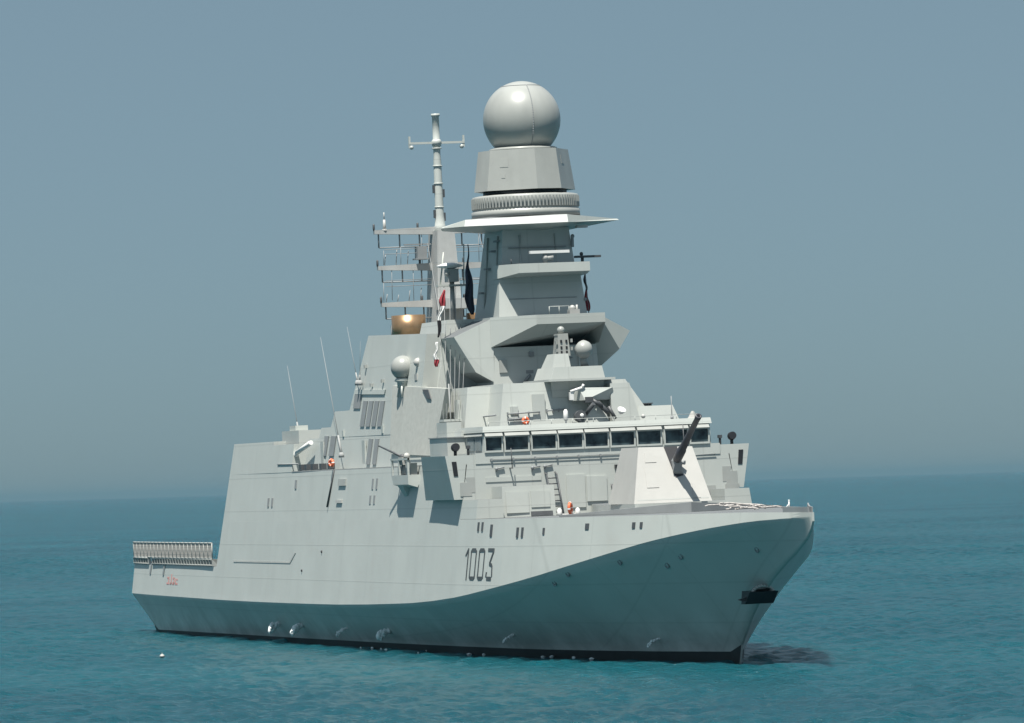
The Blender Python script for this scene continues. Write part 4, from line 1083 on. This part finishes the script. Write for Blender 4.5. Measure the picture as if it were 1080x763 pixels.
mb = MB(); mb.hull([(87.3, -8.6, 10.8), (88.8, -8.6, 10.8), (87.6, -8.7, 9.9), (88.2, -8.7, 9.9), (87.4, -9.3, 10.94), (88.8, -9.3, 10.94)]); mb.done("sponson_bracket", 'grey', spon)
mb = MB()
mb.lathe((88.5, -9.0, 11.55), [(.4, 0), (.26, .3), (.22, .75)], 16); mb.box(88.0, 89.0, -9.3, -8.75, 12.2, 12.7); mb.ball((89.1, -9.0, 12.75), .22, 12)
lg = mb.done("light_gun", 'white', S)
mb = MB(); a = Vector((88.4, -9.1, 12.72)); e_ = (85.44, -9.90, 13.49); mb.tube(a, e_, .085, .05, 8); mb.ball(a, .2, 10); mb.done("light_gun_barrel", 'dark', lg)

# ---------------------------------------------------------------- loose things: each on its own
def ring(R0, r, n=24, k=8):
    mb = MB(); bm = mb.bm; vs = []
    for i in range(n):
        a = 2 * math.pi * i / n
        vs.append([bm.verts.new(((R0 + r * math.cos(2 * math.pi * j / k)) * math.cos(a), (R0 + r * math.cos(2 * math.pi * j / k)) * math.sin(a), r * math.sin(2 * math.pi * j / k))) for j in range(k)])
    for i in range(n):
        for j in range(k):
            f = bm.faces.new((vs[i][j], vs[(i + 1) % n][j], vs[(i + 1) % n][(j + 1) % k], vs[i][(j + 1) % k])); f.smooth = True
            f.material_index = 1 if (i % 6 == 0) else 0
    return mb
def lifebuoy(p, rotm, label, R0=.30, r=.10):
    mb = ring(R0, r)
    o = mb.done("lifebuoy", ['orange', 'whitecloth'])
    o.matrix_world = LIST @ Matrix.Translation(p) @ rotm
    tag(o, label, "lifebuoy", "orange lifebuoys hung about the ship"); return o
face_fwd = Matrix.Rotation(R(90), 4, 'Y')
lifebuoy((98.5, -3.62, 14.62), face_fwd, "round orange lifebuoy hung on the wall just above the bridge windows", .16, .10)
lb = lifebuoy((107.5, -3.5, 9.12), Matrix.Rotation(R(60), 4, 'Z') @ face_fwd, "orange and white lifebuoy standing on the foredeck rail beside the ladder", .30, .10)
lb2 = lifebuoy((67.3, -8.75, 12.55), Matrix.Rotation(R(-70), 4, 'Z') @ face_fwd, "orange lifebuoy on the walkway edge between the funnel and the davit", .20, .11)
mb = MB()
for y in (-2.1, -0.95): mb.lathe((0, y + 1.5, 0), [(.12, 0), (.16, .1), (.14, .36), (.05, .45)], 12)
mb.box(-.05, .05, -.6, .55, .05, .12)
place(tag(mb.done("deck_vent_pair", 'bright'), "pair of small white mushroom vents either side of the lifebuoy by the ladder", "deck vent"), (107.2, -3.5, DECK))

# flags hanging limp
def limp_flag(name, pts, widths, bands, mats, label, cat="flag", group="flags hanging limp from the halyards", seed=1):
    """a furled hanging flag: ribbon of cloth following pts with given half widths, coloured in bands"""
    rr = random.Random(seed); bm = bmesh.new()
    N = 28; K = 9; rows = []
    base = Vector(pts[0])
    P = [Vector(p) for p in pts]
    for i in range(N + 1):
        t = i / N * (len(P) - 1); a = min(int(t), len(P) - 2); c = P[a].lerp(P[a + 1], t - a)
        w = itp(i / N, widths)
        row = []
        for j in range(K):
            s = j / (K - 1) * 2 - 1
            fold = math.sin(s * 5.2 + i * .32 + seed) * .16 * w / .3
            row.append(bm.verts.new(c - base + Vector((fold, s * w + .05 * math.sin(i * .5 + seed), -abs(s) * .12 * w))))
        rows.append(row)
    for i in range(N):
        mi = next(k for k, (lim) in enumerate(bands) if (i + .5) / N <= lim)
        for j in range(K - 1):
            f = bm.faces.new((rows[i][j], rows[i][j + 1], rows[i + 1][j + 1], rows[i + 1][j])); f.smooth = True; f.material_index = mi
    me = bpy.data.meshes.new(name); bm.to_mesh(me); bm.free()
    for k in mats: me.materials.append(M[k])
    o = bpy.data.objects.new(name, me); COL.objects.link(o)
    so = o.modifiers.new("cloth_thickness", 'SOLIDIFY'); so.thickness = .02
    place(o, base); tag(o, label, cat, group); return o
FX = 82.5
limp_flag("flag", [(88.00, -5.81, 23.30), (88.00, -5.92, 22.33), (88.00, -6.17, 21.55), (88.00, -6.29, 20.27)], [(0, .06), (.25, .2), (.5, .13), (.8, .12), (1, .04)], [.36, .70, 1.0], ['red', 'whitecloth', 'blackcloth'],
          "limp red, white and black flag on the halyard left of the main mast", seed=2)
limp_flag("flag", [(89.00, -6.62, 19.95), (89.00, -6.82, 19.11), (89.00, -6.72, 18.38)], [(0, .06), (.5, .10), (.8, .16), (1, .1)], [.68, 1.0], ['whitecloth', 'red'],
          "small white pennant with a red tail hanging below the red, white and black flag", seed=4)
limp_flag("flag", [(86.50, -3.68, 26.22), (86.50, -3.73, 25.18), (86.50, -3.74, 24.14), (86.50, -3.73, 22.92), (86.50, -3.63, 21.69)], [(0, .03), (.3, .07), (.5, .20), (.78, .34), (.92, .24), (1, .08)], [1.0], ['navy'],
          "dark navy flag drooping between the after mast and the main mast", seed=6)
limp_flag("flag", [(88.00, 3.59, 24.08), (88.00, 3.67, 23.04), (88.00, 3.73, 21.63)], [(0, .03), (.5, .07), (.8, .14), (1, .12)], [.55, 1.0], ['blackcloth', 'red'],
          "thin furled red flag on the port side of the mast below the ledge", seed=8)
mb = MB(); a = (88.00, 3.65, 24.14); b_ = (88.00, 3.79, 21.44); mb.tube(a, b_, .04, n=5); mb.done("signal_halyard", 'line', S)

# rope heap on the foredeck
mb = MB(); rr = random.Random(11)
c = Vector((129.5, 1.2, 8.7))
mb2 = []
def coil(p0, p1, lift):
    pts = []
    for i in range(9):
        t = i / 8; p = Vector(p0).lerp(Vector(p1), t); p.z += lift * math.sin(math.pi * t) + rr.uniform(-.03, .03); p.x += rr.uniform(-.25, .25); pts.append(p - c)
    mb.path(pts, .042, 6)
coil((129.0, -1.5, 9.05), (129.2, .3, 9.0), .10); coil((129.3, -.7, 9.2), (130, 1.9, 8.78), .12); coil((129.3, -.5, 9.0), (130, 2.4, 8.8), .15)
coil((129.6, -.4, 8.8), (129.9, .9, 8.85), .15); coil((129.8, -.9, 9.1), (130.5, 1.2, 8.8), .0); coil((130, 1.2, 8.78), (131, 2.6, 8.8), .1); coil((129.6, .1, 8.8), (130, 1.5, 9.0), .0)
rope = mb.done("mooring_rope", 'rope'); place(rope, c); tag(rope, "tangle of white mooring rope heaped on the foredeck near the bow", "rope")
mb = MB(); mb.tube((0, 0, 0), (0, 0, .45), .04, n=8); mb.ball((0, 0, .48), .06, 8); mb.lathe((0, 0, 0), [(.14, 0), (.08, .06)], 10); mb.tube((0, 0, .3), (0, -.22, .05), .03, n=6)
place(tag(mb.done("deck_stanchion", 'bright'), "short white stanchion standing on the foredeck beside the rope heap", "stanchion"), (129.0, 3.6, 8.68))
# deck hose coil / white float in the water
fl = (65.84, -20.62, 0.00)
mb = MB(); mb.ball((0, 0, .06), .17, 16, sz=.75); mb.tube((0, 0, .15), (.03, 0, .26), .03, n=8)
o = mb.done("small_float", 'white'); o.location = ((76.23, -22.77, 0.00)[0], (76.23, -22.77, 0.00)[1], 0.05)
tag(o, "small white float bobbing on the water off the ship's stern", "float")

# flecks of foam where ripples slap the hull
mb = MB(); rr = random.Random(21)
for i in range(16):
    x = rr.uniform(70, 128); y = -(low(x, 0.05) + rr.uniform(.15, 1.6)); L_ = rr.uniform(.12, .4)
    z = rr.uniform(.02, .12)
    v = [mb.bm.verts.new((x + L_ * math.cos(a) * rr.uniform(.7, 1.2), y + .35 * L_ * math.sin(a) * rr.uniform(.7, 1.2), z + rr.uniform(0, .05))) for a in [2 * math.pi * q / 8 for q in range(8)]]
    c_ = mb.bm.verts.new((x, y, z + .10)); d_ = mb.bm.verts.new((x, y, z - .25))
    for q in range(8): mb.bm.faces.new((v[q], v[(q + 1) % 8], c_)); mb.bm.faces.new((v[(q + 1) % 8], v[q], d_))
fo = mb.done("foam", 'foam'); fo["kind"] = "stuff"

# ------------------------------------------------------------------ the hazy air over the sea
if 3.5e-5 > 0:
    mb = MB(); mb.box(-64000, 64000, -64000, 64000, -1.5, 60.0)
    me = bpy.data.meshes.new("haze"); bmesh.ops.recalc_face_normals(mb.bm, faces=mb.bm.faces[:]); mb.bm.to_mesh(me); mb.bm.free()
    hm = bpy.data.materials.new("haze_air"); hm.use_nodes = True
    hn, hl = hm.node_tree.nodes, hm.node_tree.links
    hn.remove(hn["Principled BSDF"])
    pv = hn.new("ShaderNodeVolumePrincipled")
    pv.inputs["Color"].default_value = (0.165, 0.30, 0.37, 1)
    pv.inputs["Density"].default_value = 3.5e-5
    pv.inputs["Anisotropy"].default_value = 0.0
    hl.new(pv.outputs[0], hn["Material Output"].inputs["Volume"])
    me.materials.append(hm)
    haze = bpy.data.objects.new("haze", me); COL.objects.link(haze); haze["kind"] = "stuff"
